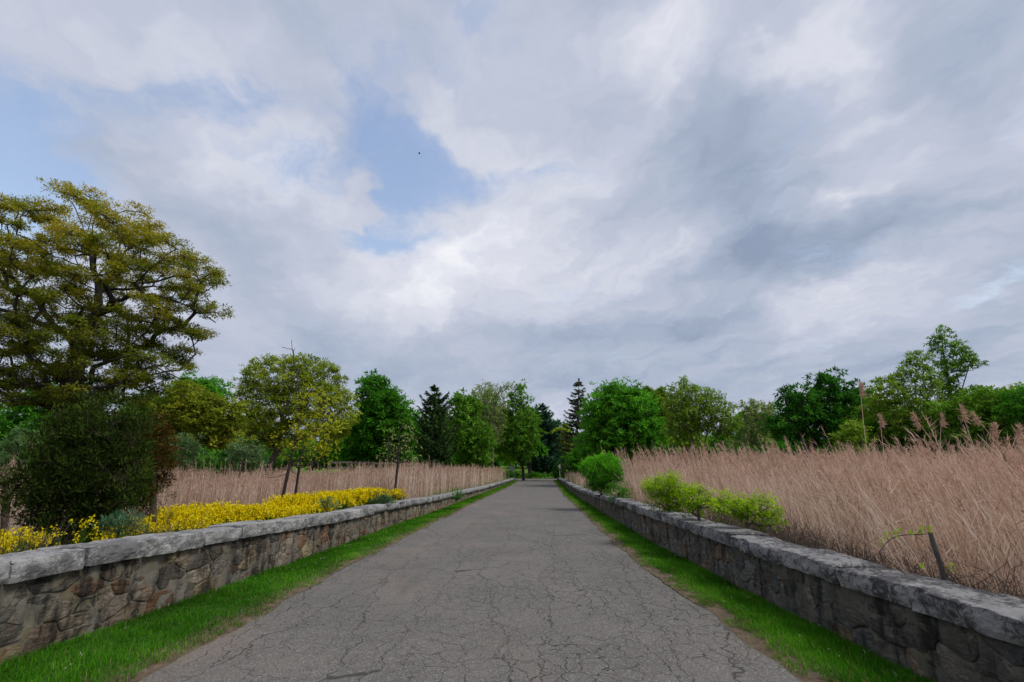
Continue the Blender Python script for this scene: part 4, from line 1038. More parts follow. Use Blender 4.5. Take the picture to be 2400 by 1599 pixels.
twiggery('dry_stalks', 'brown dry stalks between juniper and yellow flowers by the left wall', 'dry stalks', [wl(y, o) for y in (7.0, 7.3, 7.6) for o in (.7, .9)], 70, .75, 204, .35, r=.004)
twiggery('dry_stalks', 'thin brown stalks sticking up at the end of the flower bed', 'dry stalks', [wl(y, o) for y in (16.8, 17.5, 18.4) for o in (.9, 1.3)], 90, 1.0, 205, .2, r=.006)

# junipers
Zj = lambda p: cv(0, 950, 4.481, p)
shrub('juniper_bush', 'big dark olive juniper bush behind the near left wall', Zj([(180, 900), (300, 760), (330, 560), (400, 420), (520, 330), (560, 160), (660, 190), (730, 20), (830, 60), (930, -110), (1040, -10), (1150, -90), (1230, 40), (1360, 0), (1440, 150), (1530, 210), (1560, 500), (1580, 750), (1540, 950), (1420, 1080), (1180, 1180), (1020, 1330), (930, 1500), (480, 1530), (380, 1350), (250, 1080)]),
      8.0, (200, 1262), (BARK_BROWN, L_JUNIPER), clump=.30, dens=5200, leaf=.050, seed=111, aspect=.30, R_trunk=.09, tufts=16, gap=.84, droop=-.7, depth=.8, shell=.35, edge=.22, flat=1.15, ragged=.35)
shrub('juniper_bush', 'rusty brown juniper right behind the big dark juniper', Zj([(1500, 200), (1560, 60), (1680, 50), (1760, 130), (1790, 300), (1800, 500), (1770, 750), (1700, 900), (1640, 1180), (1500, 1260), (1400, 900), (1450, 500)]),
      9.4, (360, 1240), (BARK_BROWN, L_RUST), clump=.26, dens=4200, leaf=.052, seed=112, aspect=.28, R_trunk=.06, tufts=14, gap=.85, droop=-.5)
shrub('juniper_bush', 'small dark scrubby juniper at the left edge of the picture', Zj([(-250, 800), (-100, 620), (60, 600), (220, 640), (300, 760), (330, 900), (250, 1040), (60, 1060), (-200, 1060)]),
      9.6, (20, 1240), (BARK_BROWN, L_JUNIPER), clump=.28, dens=1500, leaf=.06, seed=113, aspect=.22, R_trunk=.06, bareness=.6)
shrub('feathery_shrub', 'light green feathery shrub left of the big juniper', Zj([(-60, 480), (120, 300), (300, 240), (420, 260), (480, 330), (420, 480), (300, 560), (60, 620), (-60, 600)]),
      13, (40, 1180), (BARK_BROWN, L_GREYG), clump=.30, dens=900, leaf=.10, seed=114, aspect=.2, droop=.3)

# ------------------------------------------------------------------ leafy garden plants by the left wall
L_BLUEG = leaf_mat('blue green foliage', (.03, .085, .04), (.07, .165, .08), (.13, .25, .14))
L_BROAD = leaf_mat('broad green leaves', (.035, .10, .02), (.07, .19, .035), (.13, .29, .07))
def rosette(name, label, loc, n, L, W, mat, seed, up=.8, segs=3, cat='plant'):
    """long arching leaves from one root, each leaf a part of its own if broad, else one tuft"""
    R = np.random.RandomState(seed); root = thing(name, label, cat, loc); g = Bag()
    for k in range(n):
        az = R.uniform(0, 6.28); el = R.uniform(.25, 1.0) * up; Lk = L * R.uniform(.6, 1.15); p = np.zeros(3) + R.normal(size=3) * (.02, .02, 0); pts = [p]
        d = np.array((math.cos(az) * math.cos(el), math.sin(az) * math.cos(el), math.sin(el)))
        for s in range(segs): p = p + d * Lk / segs; pts.append(p); d = unit(d + np.array((0, 0, -.35)))
        sidev = unit(np.cross(pts[-1] - pts[0], (0, 0, 1.0))); wd = [.25, 1, .75, .05] if segs == 3 else [.3, .05]
        V = np.vstack([np.vstack((q + sidev * W * .5 * a + (0, 0, W * .12), q - sidev * W * .5 * a + (0, 0, W * .12))) for q, a in zip(pts, wd)])
        F = np.array([(2 * s, 2 * s + 1, 2 * s + 3, 2 * s + 2) for s in range(segs)])
        if W > .05:
            b = Bag(); b.add(V, F, np.full(len(V), R.uniform(.25, .8))); obj('leaf', b.mesh('leaf', smooth=True), mat, root)
        else: g.add(V, F, np.full(len(V), R.uniform(.2, .85)))
    if g.n: obj('foliage', g.mesh('foliage'), mat, root)
    return root
rosette('broad_leaf_plant', 'broad pale-green leaves lying over the left coping', at(255, 1258, 6.1) * (1, 1, 0) + (0, 0, .42), 9, .42, .13, L_BROAD, 301, .7)
rosette('broad_leaf_plant', 'clump of broad green leaves at the far left behind the coping', at(30, 1262, 5.6) * (1, 1, 0) + (0, 0, .40), 14, .40, .11, L_BROAD, 302, 1.1)
for k, (px, py, Yp, lab) in enumerate([(275, 1240, 6.9, 'blue-green feathery plant below the dark juniper'), (765, 1190, 12.2, 'blue-green leafy clump in the middle of the flower bed'), (900, 1175, 15.2, 'blue-green leafy clump near the end of the flower bed')]):
    q = at(px, py, Yp); q[2] = float(zground(q[0], Yp))
    shrub('leafy_plant', lab, [(px - 55, py + 20), (px - 40, py - 20), (px, py - 42), (px + 45, py - 25), (px + 60, py + 18)] if k == 0 else [(px - 30, py + 8), (px - 20, py - 14), (px, py - 22), (px + 22, py - 12), (px + 32, py + 6)],
          Yp, (px, py + 24), (BARK_BROWN, L_BLUEG), clump=.13, dens=2600, leaf=.06, seed=310 + k, aspect=.16, R_trunk=.012, droop=-.5, cat='plant')
rosette('fern', 'green fern standing alone above the far left coping', at(1072, 1150, 21) * (1, 1, 0) + (0, 0, .30), 60, .62, .045, L_BROAD, 320, 1.3)

# ------------------------------------------------------------------ yellow flowers
M_PETAL = leaf_mat('yellow petals', (.64, .44, .004), (.80, .62, .008), (.88, .76, .03), trans=.25)
M_STEMG = leaf_mat('flower stems and leaves', (.035, .07, .008), (.075, .13, .014), (.15, .21, .03), trans=.25)
def flower_bed():
    R = np.random.RandomState(5); g = Bag(); xs, ys, hs = [], [], []
    def patch(n, y0, y1, o0, o1, h):
        for _ in range(n):
            y = R.uniform(y0, y1); o = R.uniform(o0, o1)
            mound = fbm(np.array([[y * 1.1, o * 1.1]]), 2)[0]
            if mound < .36 + .06 * R.uniform(): continue
            xs.append(float(xl_wall(y)) - o); ys.append(y); hs.append(min(h * (-.2 + 2.5 * mound), h * 1.25) * R.uniform(.75, 1.15))
    patch(1900, 7.9, 12.5, .66, 2.6, .40); patch(1700, 12.5, 19.0, .75, 2.7, .48); patch(26, 7.3, 8.0, .8, 1.6, .42)
    patch(240, 6.2, 6.9, 2.1, 3.4, .42); patch(9, 6.0, 7.2, .8, 1.4, .5); patch(420, 8.6, 12, 2.6, 4.0, .50)
    x, y, h = map(np.array, (xs, ys, hs)); n = len(x); z = zground(x, y) - .02
    b = np.column_stack((x, y, z)); tip = b + np.column_stack((R.normal(size=n) * .06, R.normal(size=n) * .06, h))
    V, F = tubes(b, tip, np.full(n, .006), np.full(n, .003), 3); g.add(V, F, .5, 1)
    # leaves
    k = 7; i = np.repeat(np.arange(n), k); t = R.uniform(.05, .62, n * k)[:, None]; P = b[i] + (tip - b)[i] * t
    ax = rdir(R, n * k); ax[:, 2] = np.abs(ax[:, 2]) * .6 + .3
    V, F = diamonds(P, ax, R.uniform(.08, .2, n * k), R.uniform(.02, .045, n * k), R, up=np.array([[0, 0, 1.0]])); g.add(V, F, .5 + R.normal(size=n * k) * .2, 1)
    # flower spikes
    hd = 4; hi = np.repeat(np.arange(n), hd); hc = tip[hi] + np.column_stack((R.normal(size=n * hd) * .055, R.normal(size=n * hd) * .055, -R.uniform(0, .16, n * hd)))
    V, F = tubes(b[hi] + (tip - b)[hi] * .55, hc, np.full(n * hd, .003), np.full(n * hd, .002), 3); g.add(V, F, .6, 1)
    k = 8; i = np.repeat(np.arange(n * hd), k); m_ = n * hd * k; dist = np.linalg.norm(hc[i] - (0, 0, HCAM), axis=1); sz = np.clip(.0027 * dist, .017, .045)
    off = rdir(R, m_) * (R.uniform(.3, 1, m_) * (.020 + .0012 * dist))[:, None]; off[:, 2] *= 1.3
    V, F = diamonds(hc[i] + off, off + rdir(R, m_) * .02, sz * R.uniform(.7, 1.3, m_), sz * .9, R, tri=True); g.add(V, F, .5 + R.normal(size=n * hd)[i] * .2 + R.normal(size=m_) * .12, 0)
    o = obj('wildflowers', g.mesh('wildflowers'), [M_PETAL, M_STEMG])
    tag(o, 'dense bed of yellow wildflowers behind the left wall', 'flowers', kind='stuff'); TRI[0] += g.n // 2
flower_bed()

# ------------------------------------------------------------------ reeds
def reed_mat(name, a, b, c):
    return leaf_mat(name, a, b, c, trans=.48, tint=(1.0, 1.0, .88))
M_REED = reed_mat('dry reed stems', (.31, .195, .145), (.75, .535, .42), (.95, .80, .69))
M_PLUME = reed_mat('reed plumes', (.33, .20, .15), (.58, .375, .29), (.74, .54, .44))
def reeds(name, label, X, Yv, H, lean, seed, w0=.009, leaves=3, plume=8, plume_p=.5, bright=0.0):
    """a stand of reeds: three-jointed stems, hanging leaves, feathered tops"""
    R = np.random.RandomState(seed); n = len(X); z = zground(X, Yv) - .05
    b = np.column_stack((X, Yv, z)); g = Bag()
    dist = np.maximum(3, np.hypot(X, Yv)); w_ = np.maximum(w0 * .55, .00050 * dist) * R.uniform(.7, 1.3, n)
    ln = np.column_stack((lean[0] + R.normal(size=n) * lean[1], R.normal(size=n) * lean[1], np.ones(n)))
    wild = R.uniform(size=n) < .06; ln[wild, :2] += R.normal(size=(wild.sum(), 2)) * .45
    ln = unit(ln)
    p1 = b + ln * (H * .45)[:, None]; bend = np.column_stack((lean[0] * .9 + R.normal(size=n) * .08, R.normal(size=n) * .08, np.zeros(n)))
    p2 = p1 + (unit(ln + bend * .6)) * (H * .35)[:, None]; p3 = p2 + unit(ln + bend * 1.5) * (H * .2)[:, None]
    az = R.uniform(-.7, .7, n); side = np.column_stack((np.cos(az), np.sin(az), np.zeros(n)))
    hw = (side * w_[:, None] * .5)
    V = np.stack((b - hw, b + hw, p1 - hw * .9, p1 + hw * .9, p2 - hw * .7, p2 + hw * .7, p3 - hw * .35, p3 + hw * .35), 1).reshape(-1, 3)
    i = np.arange(n)[:, None] * 8
    F = np.concatenate([np.column_stack((i + 2 * k, i + 2 * k + 1, i + 2 * k + 3, i + 2 * k + 2)) for k in range(3)])
    tone = np.clip(.5 + bright + R.normal(size=n) * .34 * (1 - bright), 0, 1)
    tone = np.clip(tone + (fbm(np.column_stack((X * .8, Yv * .8)), 3) - .5) * .5, 0, 1)
    g.add(V, F, np.repeat(tone, 8), 0)
    if leaves:
        k = leaves; q = np.repeat(np.arange(n), k); t = R.uniform(.1, .9, n * k)[:, None]
        P = np.where(t < .5, b[q] + (p1 - b)[q] * t * 2, p1[q] + (p2 - p1)[q] * (t - .5) * 2)
        ax = rdir(R, n * k); ax[:, 2] = R.uniform(.2, 1.6, n * k); ax[:, 0] += lean[0] * 2
        V, F = diamonds(P, ax, R.uniform(.12, .34, n * k), np.maximum(.009, .0009 * dist[q]) * R.uniform(.6, 1.2, n * k), R, fat=.3, tri=True)
        g.add(V, F, np.clip(tone[q] + R.normal(size=n * k) * .15, 0, 1), 0)
    has = np.where(R.uniform(size=n) < plume_p)[0]
    if plume and len(has):
        k = plume; q = np.repeat(has, k); m_ = len(q)
        P = p2[q] + (p3 - p2)[q] * R.uniform(.15, 1.05, m_)[:, None]
        sgn = (R.uniform(-1, 1, n) - .35)[q]
        ax = np.column_stack((sgn * R.uniform(.2, .9, m_), R.normal(size=m_) * .35, R.uniform(.1, 1.0, m_)))
        V, F = diamonds(P, ax, R.uniform(.06, .16, m_), np.maximum(.009, .0011 * dist[q]) * R.uniform(.6, 1.3, m_), R, fat=.4, tri=True)
        g.add(V, F, np.clip(.45 + R.normal(size=n)[q] * .2 + R.normal(size=m_) * .12, 0, 1), 1)
    o = obj(name, g.mesh(name), [M_REED, M_PLUME]); tag(o, label, 'reeds', kind='stuff'); TRI[0] += g.n // 2
    return o
def scatter(R, n, x0, x1, y0, y1, ok):
    X = R.uniform(x0, x1, n); Yv = R.uniform(y0, y1, n); k = ok(X, Yv); return X[k], Yv[k]
R_ = np.random.RandomState(9)
# right-hand stand
def okr(X, Yv): return (X > xr_wall(Yv) + 1.0 + np.where((Yv > 7) & (Yv < 13.2), 1.15, 0) + (fbm(np.column_stack((X, Yv)), 2) - .5) * .5) & (X < 3.2 + 1.02 * Yv + 5)
parts_ = [scatter(R_, 9000, 3.5, 14, 2.6, 9, okr), scatter(R_, 10000, 4, 22, 7, 20, okr), scatter(R_, 6500, 5, 34, 18, 33, okr)]
X = np.concatenate([p[0] for p in parts_]); Yv = np.concatenate([p[1] for p in parts_])
H_ = np.interp(Yv, [3, 8, 20], [1.56, 1.68, 1.92]) - zground(X, Yv) + (fbm(np.column_stack((X * .8, Yv * .8)), 3) - .5) * .75 + R_.normal(size=len(X)) * .2 + np.where(R_.uniform(size=len(X)) < .09, R_.uniform(.08, .10 + .035 * Yv, len(X)), 0)
reeds('reeds', 'tall stand of dry pinkish-brown reeds filling the field right of the lane', X, Yv, H_, (-.13, .085), 61, plume_p=.6)
# pale leaning stems and heavy plumes that stand out of the stand
X, Yv = scatter(R_, 900, 4.2, 15, 3.4, 12, lambda x, y: okr(x, y) & (x < xr_wall(y) + 3.2))
o = reeds('reeds', 'long pale leaning reed stems at the front of the right-hand stand', X, Yv, np.interp(Yv, [3, 12], [1.5, 1.8]) - zground(X, Yv) + R_.normal(size=len(X)) * .22, (-.24, .16), 66, w0=.016, leaves=1, plume=10, plume_p=.3, bright=.42)
X, Yv = scatter(R_, 2000, 4.5, 26, 4.5, 24, lambda x, y: okr(x, y) & (fbm(np.column_stack((x * .7, y * .7)), 2) > .48))
reeds('reeds', 'feathery reed plumes crowding the top of the right-hand stand', X, Yv, np.interp(Yv, [5, 24], [1.93, 2.42]) - zground(X, Yv) + R_.normal(size=len(X)) * .14, (-.10, .09), 67, leaves=0, plume=30, plume_p=1.0, bright=.1)
def okf(X, Yv): return (X > xr_wall(Yv) + .7) & (X < xr_wall(Yv) + 8)
X, Yv = scatter(R_, 3600, 4, 14, 24, 62, okf)
reeds('reeds', 'low dry reeds between the far right wall and the clipped bush', X, Yv, 1.05 + R_.normal(size=len(X)) * .16, (-.03, .06), 62, leaves=2, plume=5)
# left-hand stand
def okl(X, Yv): return (X < xl_wall(Yv) - .75 - 2.6 * np.clip((20 - Yv) / 3, 0, 1)) & (X > -1.15 * Yv) & (Yv > 18.0 + .12 * (-X - 3))
parts_ = [scatter(R_, 9000, -26, -3, 16.5, 24, okl), scatter(R_, 9000, -40, -2, 23, 40, okl), scatter(R_, 5000, -14, 0, 36, 64, lambda x, y: (x < xl_wall(y) - .6) & (x > -14 + .2 * (y - 36)))]
X = np.concatenate([p[0] for p in parts_]); Yv = np.concatenate([p[1] for p in parts_])
tall = np.interp(X, [-16, -10, -6, -3], [1.0, .82, 1.0, 1.0])
H_ = 1.58 * tall + (fbm(np.column_stack((X * .4, Yv * .4)), 3) - .5) * .5 + R_.normal(size=len(X)) * .15 + np.where((R_.uniform(size=len(X)) < .05) & (X < -9), R_.uniform(.3, .8, len(X)), 0)
reeds('reeds', 'long band of dry mauve-brown reeds behind the flower bed left of the lane', X, Yv, H_, (-.01, .05), 63, leaves=2, plume=6, plume_p=.5)
X, Yv = scatter(R_, 700, -13.5, -8.5, 9.5, 13, lambda x, y: x < -.9 * y)
reeds('reeds', 'few pale dry reeds beside the small scrubby juniper at the left edge', X, Yv, 1.55 + R_.normal(size=len(X)) * .25, (0, .06), 64, leaves=2)
# pale straw grass tuft behind the right wall
X = R_.uniform(4.6, 5.5, 420); Yv = R_.uniform(13, 16.2, 420)
reeds('straw_grass', 'pale bleached straw tuft between evergreen shrub and first lime-green shrub', X, Yv, .42 + R_.normal(size=420) * .1, (0, .12), 65, leaves=1, plume=0)

# tall single reeds that stand out above the stand
def single_reed(foot, tip, Y, label, seed, ph=.20, sweep=-1):
    R = np.random.RandomState(seed)
    t = at(tip[0], tip[1], Y); f = at(foot[0], foot[1], Y); d = t - f
    b = f + d * ((float(zground(f[0], Y)) - f[2]) / d[2]); b[2] -= .03
    s = np.linspace(0, 1, 8); path = b + (t - b) * s[:, None] + np.column_stack((-.12 * np.sin(s * math.pi) * np.sign(d[0]) * .5, s * 0, s * 0))
    root = thing('tall_reed', label, 'reed', b, 'tall single reeds rising above the right-hand stand')
    r = np.linspace(.0075, .0035, 8); g = Bag(); V, F = tubes(path[:-1], path[1:], r[:-1], r[1:], 4); g.add(V, F, .75)
    obj('stem', g.mesh('stem', b), M_REED, root)
    n = 150; u = R.uniform(0, 1, n); p0 = path[-1] - unit(t - b) * ph * .5; P = p0 + unit(t - b) * (u * ph)[:, None]
    ax = np.column_stack((sweep * R.uniform(-.05, 1.0, n), R.normal(size=n) * .35, -.25 + u * .9 + R.normal(size=n) * .3))
    g = Bag(); V, F = diamonds(P, ax, R.uniform(.04, .13, n) * (1.15 - .4 * u), .008, R, fat=.4); g.add(V, F, np.clip(.5 + R.normal(size=n) * .2, 0, 1))
    obj('plume', g.mesh('plume', b), M_PLUME, root)
for k, (ft, tp, Yk, lab, sw) in enumerate([
        ((2062, 1190), (2016, 912), 7.5, 'tallest single reed, its plume against the sky right of the dark tree', 1),
        ((2300, 1130), (2254, 968), 7.0, 'tall reed with spiky plume below the tallest right-hand tree', 1),
        ((2085, 1100), (2062, 985), 8.5, 'thin reed with small plume just right of the tallest reed', 1),
        ((2215, 1090), (2150, 985), 7.5, 'leaning reed with plume blown left, middle of the right-hand group', -1),
        ((2209, 1095), (2206, 985), 8.5, 'upright reed with drooping plume between two leaning reeds', 1),
        ((2335, 1040), (2290, 982), 8.0, 'bent reed with small plume near the right edge', -1),
        ((2345, 1080), (2336, 1010), 7.0, 'reed with plume blown left second from the right edge', -1),
        ((2362, 1090), (2385, 1015), 6.5, 'reed with thick plume at the right edge of the picture', 1),
        ((1537, 1115), (1522, 1065), 13.5, 'reed with thick plume above the first lime-green shrub, leftmost', -1),
        ((1605, 1110), (1602, 1062), 13.0, 'pair-left upright reed plume against the fan of pale stems', 1),
        ((1612, 1110), (1618, 1060), 13.0, 'pair-right upright reed plume against the fan of pale stems', 1),
        ((1640, 1105), (1646, 1062), 13.5, 'reed plume just right of the upright pair', 1),
        ((1725, 1090), (1690, 1050), 12.0, 'bent reed with hooked plume right of the fan of pale stems', 1),
        ((1815, 1090), (1808, 1048), 10.5, 'stout reed plume left of the dead snag', 1)]):
    single_reed(ft, tp, Yk, lab, 400 + k, sweep=sw)

# ------------------------------------------------------------------ grass verges
L_GRASS = leaf_mat('verge grass', (.024, .088, .005), (.060, .218, .010), (.155, .37, .024), trans=.38)
M_STRAW = leaf_mat('dead grass', (.12, .085, .04), (.24, .18, .085), (.36, .29, .15), trans=.2)
M_CLOVER = leaf_mat('small white flowers', (.5, .5, .46), (.62, .62, .56), (.72, .72, .66), trans=.2)
def grass(side, label):
    R = np.random.RandomState(70 + side); fx = xl_wall if side < 0 else xr_wall; ed = EDGE_L if side < 0 else EDGE_R
    bands = [(2.8, 7, 4300, 1.08), (7, 12, 2600, 1.45), (12, 20, 1200, 2.1), (20, 36, 480, 3.3), (36, 70.5, 170, 5.2)]
    g = Bag()
    for y0, y1, den, sc in bands:
        n = int((y1 - y0) * 1.6 * den)
        y = R.uniform(y0, y1, n); t = R.uniform(-.06, .985, n); e = ed(y); wx = fx(y)
        x = e + (wx - e) * t
        d = np.abs(x - e) * np.where(t < 0, -1, 1)
        thin = fbm(np.column_stack((x * 5, y * 5)), 3)
        bare = np.interp(thin, [.3, .7], [.0, .12 if side < 0 else .26])
        k = (d > bare) | (R.uniform(size=n) < .06)
        x, y, d, t = x[k], y[k], d[k], t[k]; n = len(x)
        z = zroad(y) + .004 + vz(np.clip(t, 0, 1))
        tall = (.028 + .042 * fbm(np.column_stack((x * 2.2, y * 2.2)), 3)) * np.interp(t, [0, .25, .8, 1], [.6, 1, 1, 1.25]) * R.uniform(.6, 1.5, n) * (1 + .12 * (sc - 1))
        az = R.uniform(0, 6.283, n); ln = R.uniform(.15, .95, n)
        dirv = np.column_stack((np.cos(az) * ln, np.sin(az) * ln, np.ones(n)))
        b = np.column_stack((x, y, z - .004)); m1 = b + dirv * (tall * .5)[:, None] * (.7, .7, 1); tip = m1 + unit(dirv * (1.7, 1.7, .75)) * (tall * .62)[:, None]
        sidev = np.column_stack((-np.sin(az), np.cos(az), np.zeros(n))); wv = (.0042 * sc * R.uniform(.7, 1.3, n))[:, None] * sidev * .5
        V = np.stack((b - wv, b + wv, m1 + wv * .85, tip, m1 - wv * .85), 1).reshape(-1, 3)
        i = np.arange(n)[:, None] * 5
        tone = .42 + (fbm(np.column_stack((x * 1.3, y * 1.3)), 3) - .5) * 1.0 + (fbm(np.column_stack((x * 6, y * 6)), 2) - .5) * .4 + R.normal(size=n) * .15 + np.interp(d, [0, .5, 1.2], [.2, .02, -.1])
        dead = R.uniform(size=n) < np.interp(d, [0, .25, .5], [.42, .10, .03])
        T = np.repeat(np.clip(tone, 0, 1), 5)
        q = np.column_stack((i, i + 1, i + 2, i + 4)); tr = np.column_stack((i + 4, i + 2, i + 3))
        base = g.n; g.V.append(V); g.T.append(T); g.n += len(V)
        sl = np.where(dead, 1, 0).astype(np.int32)
        g.F += [q + base, tr + base]; g.M += [sl, sl]
    n = 45; y = R.uniform(3.5, 13, n); t = R.uniform(.15, .9, n); x = ed(y) + (fx(y) - ed(y)) * t
    P = np.repeat(np.column_stack((x, y, zroad(y) + .07 + R.uniform(-.02, .03, n))), 6, 0) + R.normal(size=(n * 6, 3)) * .005
    V, F = diamonds(P, rdir(R, n * 6), .008, .006, R); g.add(V, F, .6, 2)
    o = obj('grass', g.mesh('grass'), [L_GRASS, M_STRAW, M_CLOVER]); tag(o, label, 'grass', kind='stuff'); TRI[0] += int(g.n * .6)
grass(-1, 'bright green grass strip between the lane and the left wall')
grass(1, 'bright green grass strip between the lane and the right wall')
# rough grass on the banks and lawns beyond
def rough_grass():
    R = np.random.RandomState(77); g = Bag()
    X, Yv = scatter(R, 26000, -30, 34, 24, 70, lambda x, y: ((x < xl_wall(y) - .8) | (x > xr_wall(y) + .8)))
    z = zground(X, Yv); n = len(X); P = np.column_stack((X, Yv, z - .02))
    ax = rdir(R, n); ax[:, 2] = np.abs(ax[:, 2]) + .8
    g.add(*diamonds(P, ax, R.uniform(.15, .45, n), .0016 * np.hypot(X, Yv), R, fat=.3), np.clip(.5 + R.normal(size=n) * .2, 0, 1), 0)
    o = obj('rough_grass', g.mesh('rough_grass'), [L_MID]); tag(o, 'rough green grass growing between the distant trees', 'grass', kind='stuff'); TRI[0] += n * 2
rough_grass()

# ------------------------------------------------------------------ fence post with vine on the right
M_WEATHER = bark_mat('weathered grey timber', (.045, .044, .046), (.16, .16, .165), 16)
M_RAIL = bark_mat('old fence timber', (.07, .055, .045), (.20, .165, .135), 12)
pb = at(2222, 1365, 4.9); pt_ = at(2180, 1247, 4.9); pb[2] = float(zground(pb[0], 4.9)) - .05
root = thing('fence_post', 'weathered grey leaning wooden post in the reeds behind the right wall', 'post', pb)
g = Bag(); ts = np.linspace(0, 1, 6); pp = pb + (pt_ - pb) * ts[:, None] + np.array([(0, 0, 0), (.004, 0, 0), (-.003, .002, 0), (.005, 0, 0), (-.004, 0, 0), (0, 0, 0)]); g.add(*tubes(pp[:-1], pp[1:], [.023, .023, .022, .022, .021], [.023, .022, .022, .021, .020], 7))
top = pp[-1] + unit(pt_ - pb) * .004; ring = g.V[0][-7:]; g.add(np.vstack((ring, top)), np.array([(k, (k + 1) % 7, 7, 7) for k in range(7)])[:, :3])
obj('post', g.mesh('post', pb), M_WEATHER, root)
g = Bag(); g.add(*tubes([pb + (.05, .02, 0), pb + (.045, .02, .2)], [pb + (.045, .02, .2), pb + (.02, .02, .34)], [.016, .014], [.014, .004], 5)); obj('splinter', g.mesh('splinter', pb), M_WEATHER, root)
vp = [at(x, y, 4.75) for x, y in ((2060, 1296), (2075, 1275), (2090, 1262), (2110, 1255), (2140, 1253), (2172, 1252))]
root = thing('vine', 'thin arching vine with fresh yellow-green leaves reaching the grey post', 'vine', vp[0])
g = Bag(); st = [wr(4.75, .75)] + vp; st = np.array(st); g.add(*tubes(st[:-1], st[1:], np.full(6, .005), np.full(6, .004), 4)); obj('stem', g.mesh('stem', vp[0]), M_TWIG, root)
R_ = np.random.RandomState(12)
for k, (x, y) in enumerate([(2066, 1270), (2082, 1256), (2098, 1250), (2104, 1240), (2130, 1248), (2158, 1244), (2166, 1238), (2176, 1242), (2230, 1322), (2226, 1335), (2164, 1332)]):
    g = Bag(); P = np.repeat(at(x, y, 4.7)[None], 7, 0) + R_.normal(size=(7, 3)) * .012; g.add(*diamonds(P, rdir(R_, 7), .032, .022, R_), .7 + R_.normal(size=7) * .15); obj('leaf', g.mesh('leaf', vp[0]), L_LIME, root)

# ------------------------------------------------------------------ rail fence beyond the left reeds
def box_between(a, b, w_, h_):
    a, b = np.array(a, float), np.array(b, float); d = unit(b - a); s = unit(np.cross(d, (0, 0, 1.0))) if abs(d[2]) < .9 else np.array((1., 0, 0)); u = np.cross(s, d)
    V = np.array([p + s * i * w_ / 2 + u * j * h_ / 2 for p in (a, b) for i, j in ((-1, -1), (1, -1), (1, 1), (-1, 1))])
    F = np.array([(0, 1, 2, 3), (7, 6, 5, 4), (0, 4, 5, 1), (1, 5, 6, 2), (2, 6, 7, 3), (3, 7, 4, 0)])
    return V, F
YF = 30.0
posts = [(772, 0), (822, .4), (874, .2), (935, .8), (985, 1.4)]
fb = at(posts[0][0], 1090, YF); root = thing('rail_fence', 'old grey split-rail fence between the reeds and the deep-green tree', 'fence', (fb[0], YF, float(zground(fb[0], YF))))
o0 = np.array(root.location); tops = []
for px, dy in posts:
    t = at(px, 1081 + (px - 772) * .02, YF + dy); zb = float(zground(t[0], YF + dy)); tops.append((t, zb))
    g = Bag(); g.add(*box_between((t[0], t[1], zb - .2), (t[0] + .02, t[1], t[2]), .17, .17)); obj('post', g.mesh('post', o0), M_RAIL, root)
for (a, za), (b, zb) in zip(tops[:-1], tops[1:]):
    for h in (.06, .40, .75):
        g = Bag(); g.add(*box_between((a[0] - .1, a[1] - .03, a[2] - h - .03), (b[0] + .1, b[1] - .05, b[2] - h + .02), .06, .11)); obj('rail', g.mesh('rail', o0), M_RAIL, root)

# ------------------------------------------------------------------ junction: signs, kerb, hedges, fence, buildings
M_SIGN = plain_mat('grey sign back', (.42, .44, .47), .5, .1, 3, .02)
M_SIGNPOST = plain_mat('pale sign posts', (.42, .43, .40), .6, .1, 8, .05)
M_CONC = plain_mat('pale concrete', (.40, .40, .38), .9, .2, 4)
M_REDWOOD = plain_mat('red-brown fence boards', (.11, .042, .032), .8, .3, 3)
M_WHITE = plain_mat('white painted wall', (.72, .72, .70), .7, .08, 2)
M_ROOF = plain_mat('grey roof shingles', (.10, .095, .095), .9, .3, 5)
M_GLASS = plain_mat('dark window glass', (.02, .022, .025), .15, .1, 2, 0)
YS = 70.8
a, b = at(1193, 1119, YS), at(1205, 1119, YS)
root = thing('notice_board', 'grey rectangular sign on two pale posts left of the lane end', 'sign', (a[0], YS, 0)); o0 = np.array(root.location)
for q, tp in ((a, 1098), (b, 1091)):
    t = at(1200, tp, YS)[2]; g = Bag(); g.add(*box_between((q[0], YS, -.1), (q[0], YS, t), .10, .10)); obj('post', g.mesh('post', o0), M_SIGNPOST, root)
zt, zb_ = at(1200, 1092, YS)[2], at(1200, 1103, YS)[2]
g = Bag(); g.add(*box_between((a[0] + .05, YS - .08, (zt + zb_) / 2), (b[0] - .06, YS - .08, (zt + zb_) / 2), .04, zt - zb_)); obj('panel', g.mesh('panel', o0), M_SIGN, root)
YS = 71.5
c = at(1311.5, 1092.5, YS); root = thing('road_sign', 'round grey-backed road sign with small plate on a thin pole', 'sign', (c[0], YS, 0)); o0 = np.array(root.location)
g = Bag(); g.add(*tubes([(c[0], YS, -.1)], [(c[0], YS, c[2])], [.045], [.045], 8)); obj('pole', g.mesh('pole', o0), M_SIGNPOST, root)
g = Bag(); g.add(*tubes([(c[0], YS - .06, c[2])], [(c[0], YS - .09, c[2])], [.225], [.225], 20)); k = g.n; rg = g.V[0][20:]; g.add(np.vstack((rg, rg.mean(0))), np.array([(q, (q + 1) % 20, 20) for q in range(20)])); obj('disc', g.mesh('disc', o0), M_SIGNPOST, root)
g = Bag(); z1, z2 = at(1311, 1096.5, YS)[2], at(1311, 1102, YS)[2]; g.add(*box_between((c[0] - .13, YS - .07, (z1 + z2) / 2), (c[0] + .13, YS - .07, (z1 + z2) / 2), .02, z1 - z2)); obj('plate', g.mesh('plate', o0), M_SIGNPOST, root)
def kerb(x0, x1, y):
    g = Bag(); g.add(*box_between((x0, y, .06), (x1, y, .06), .16, .14)); tag(obj('kerb', g.mesh('kerb'), M_CONC), kind='structure')
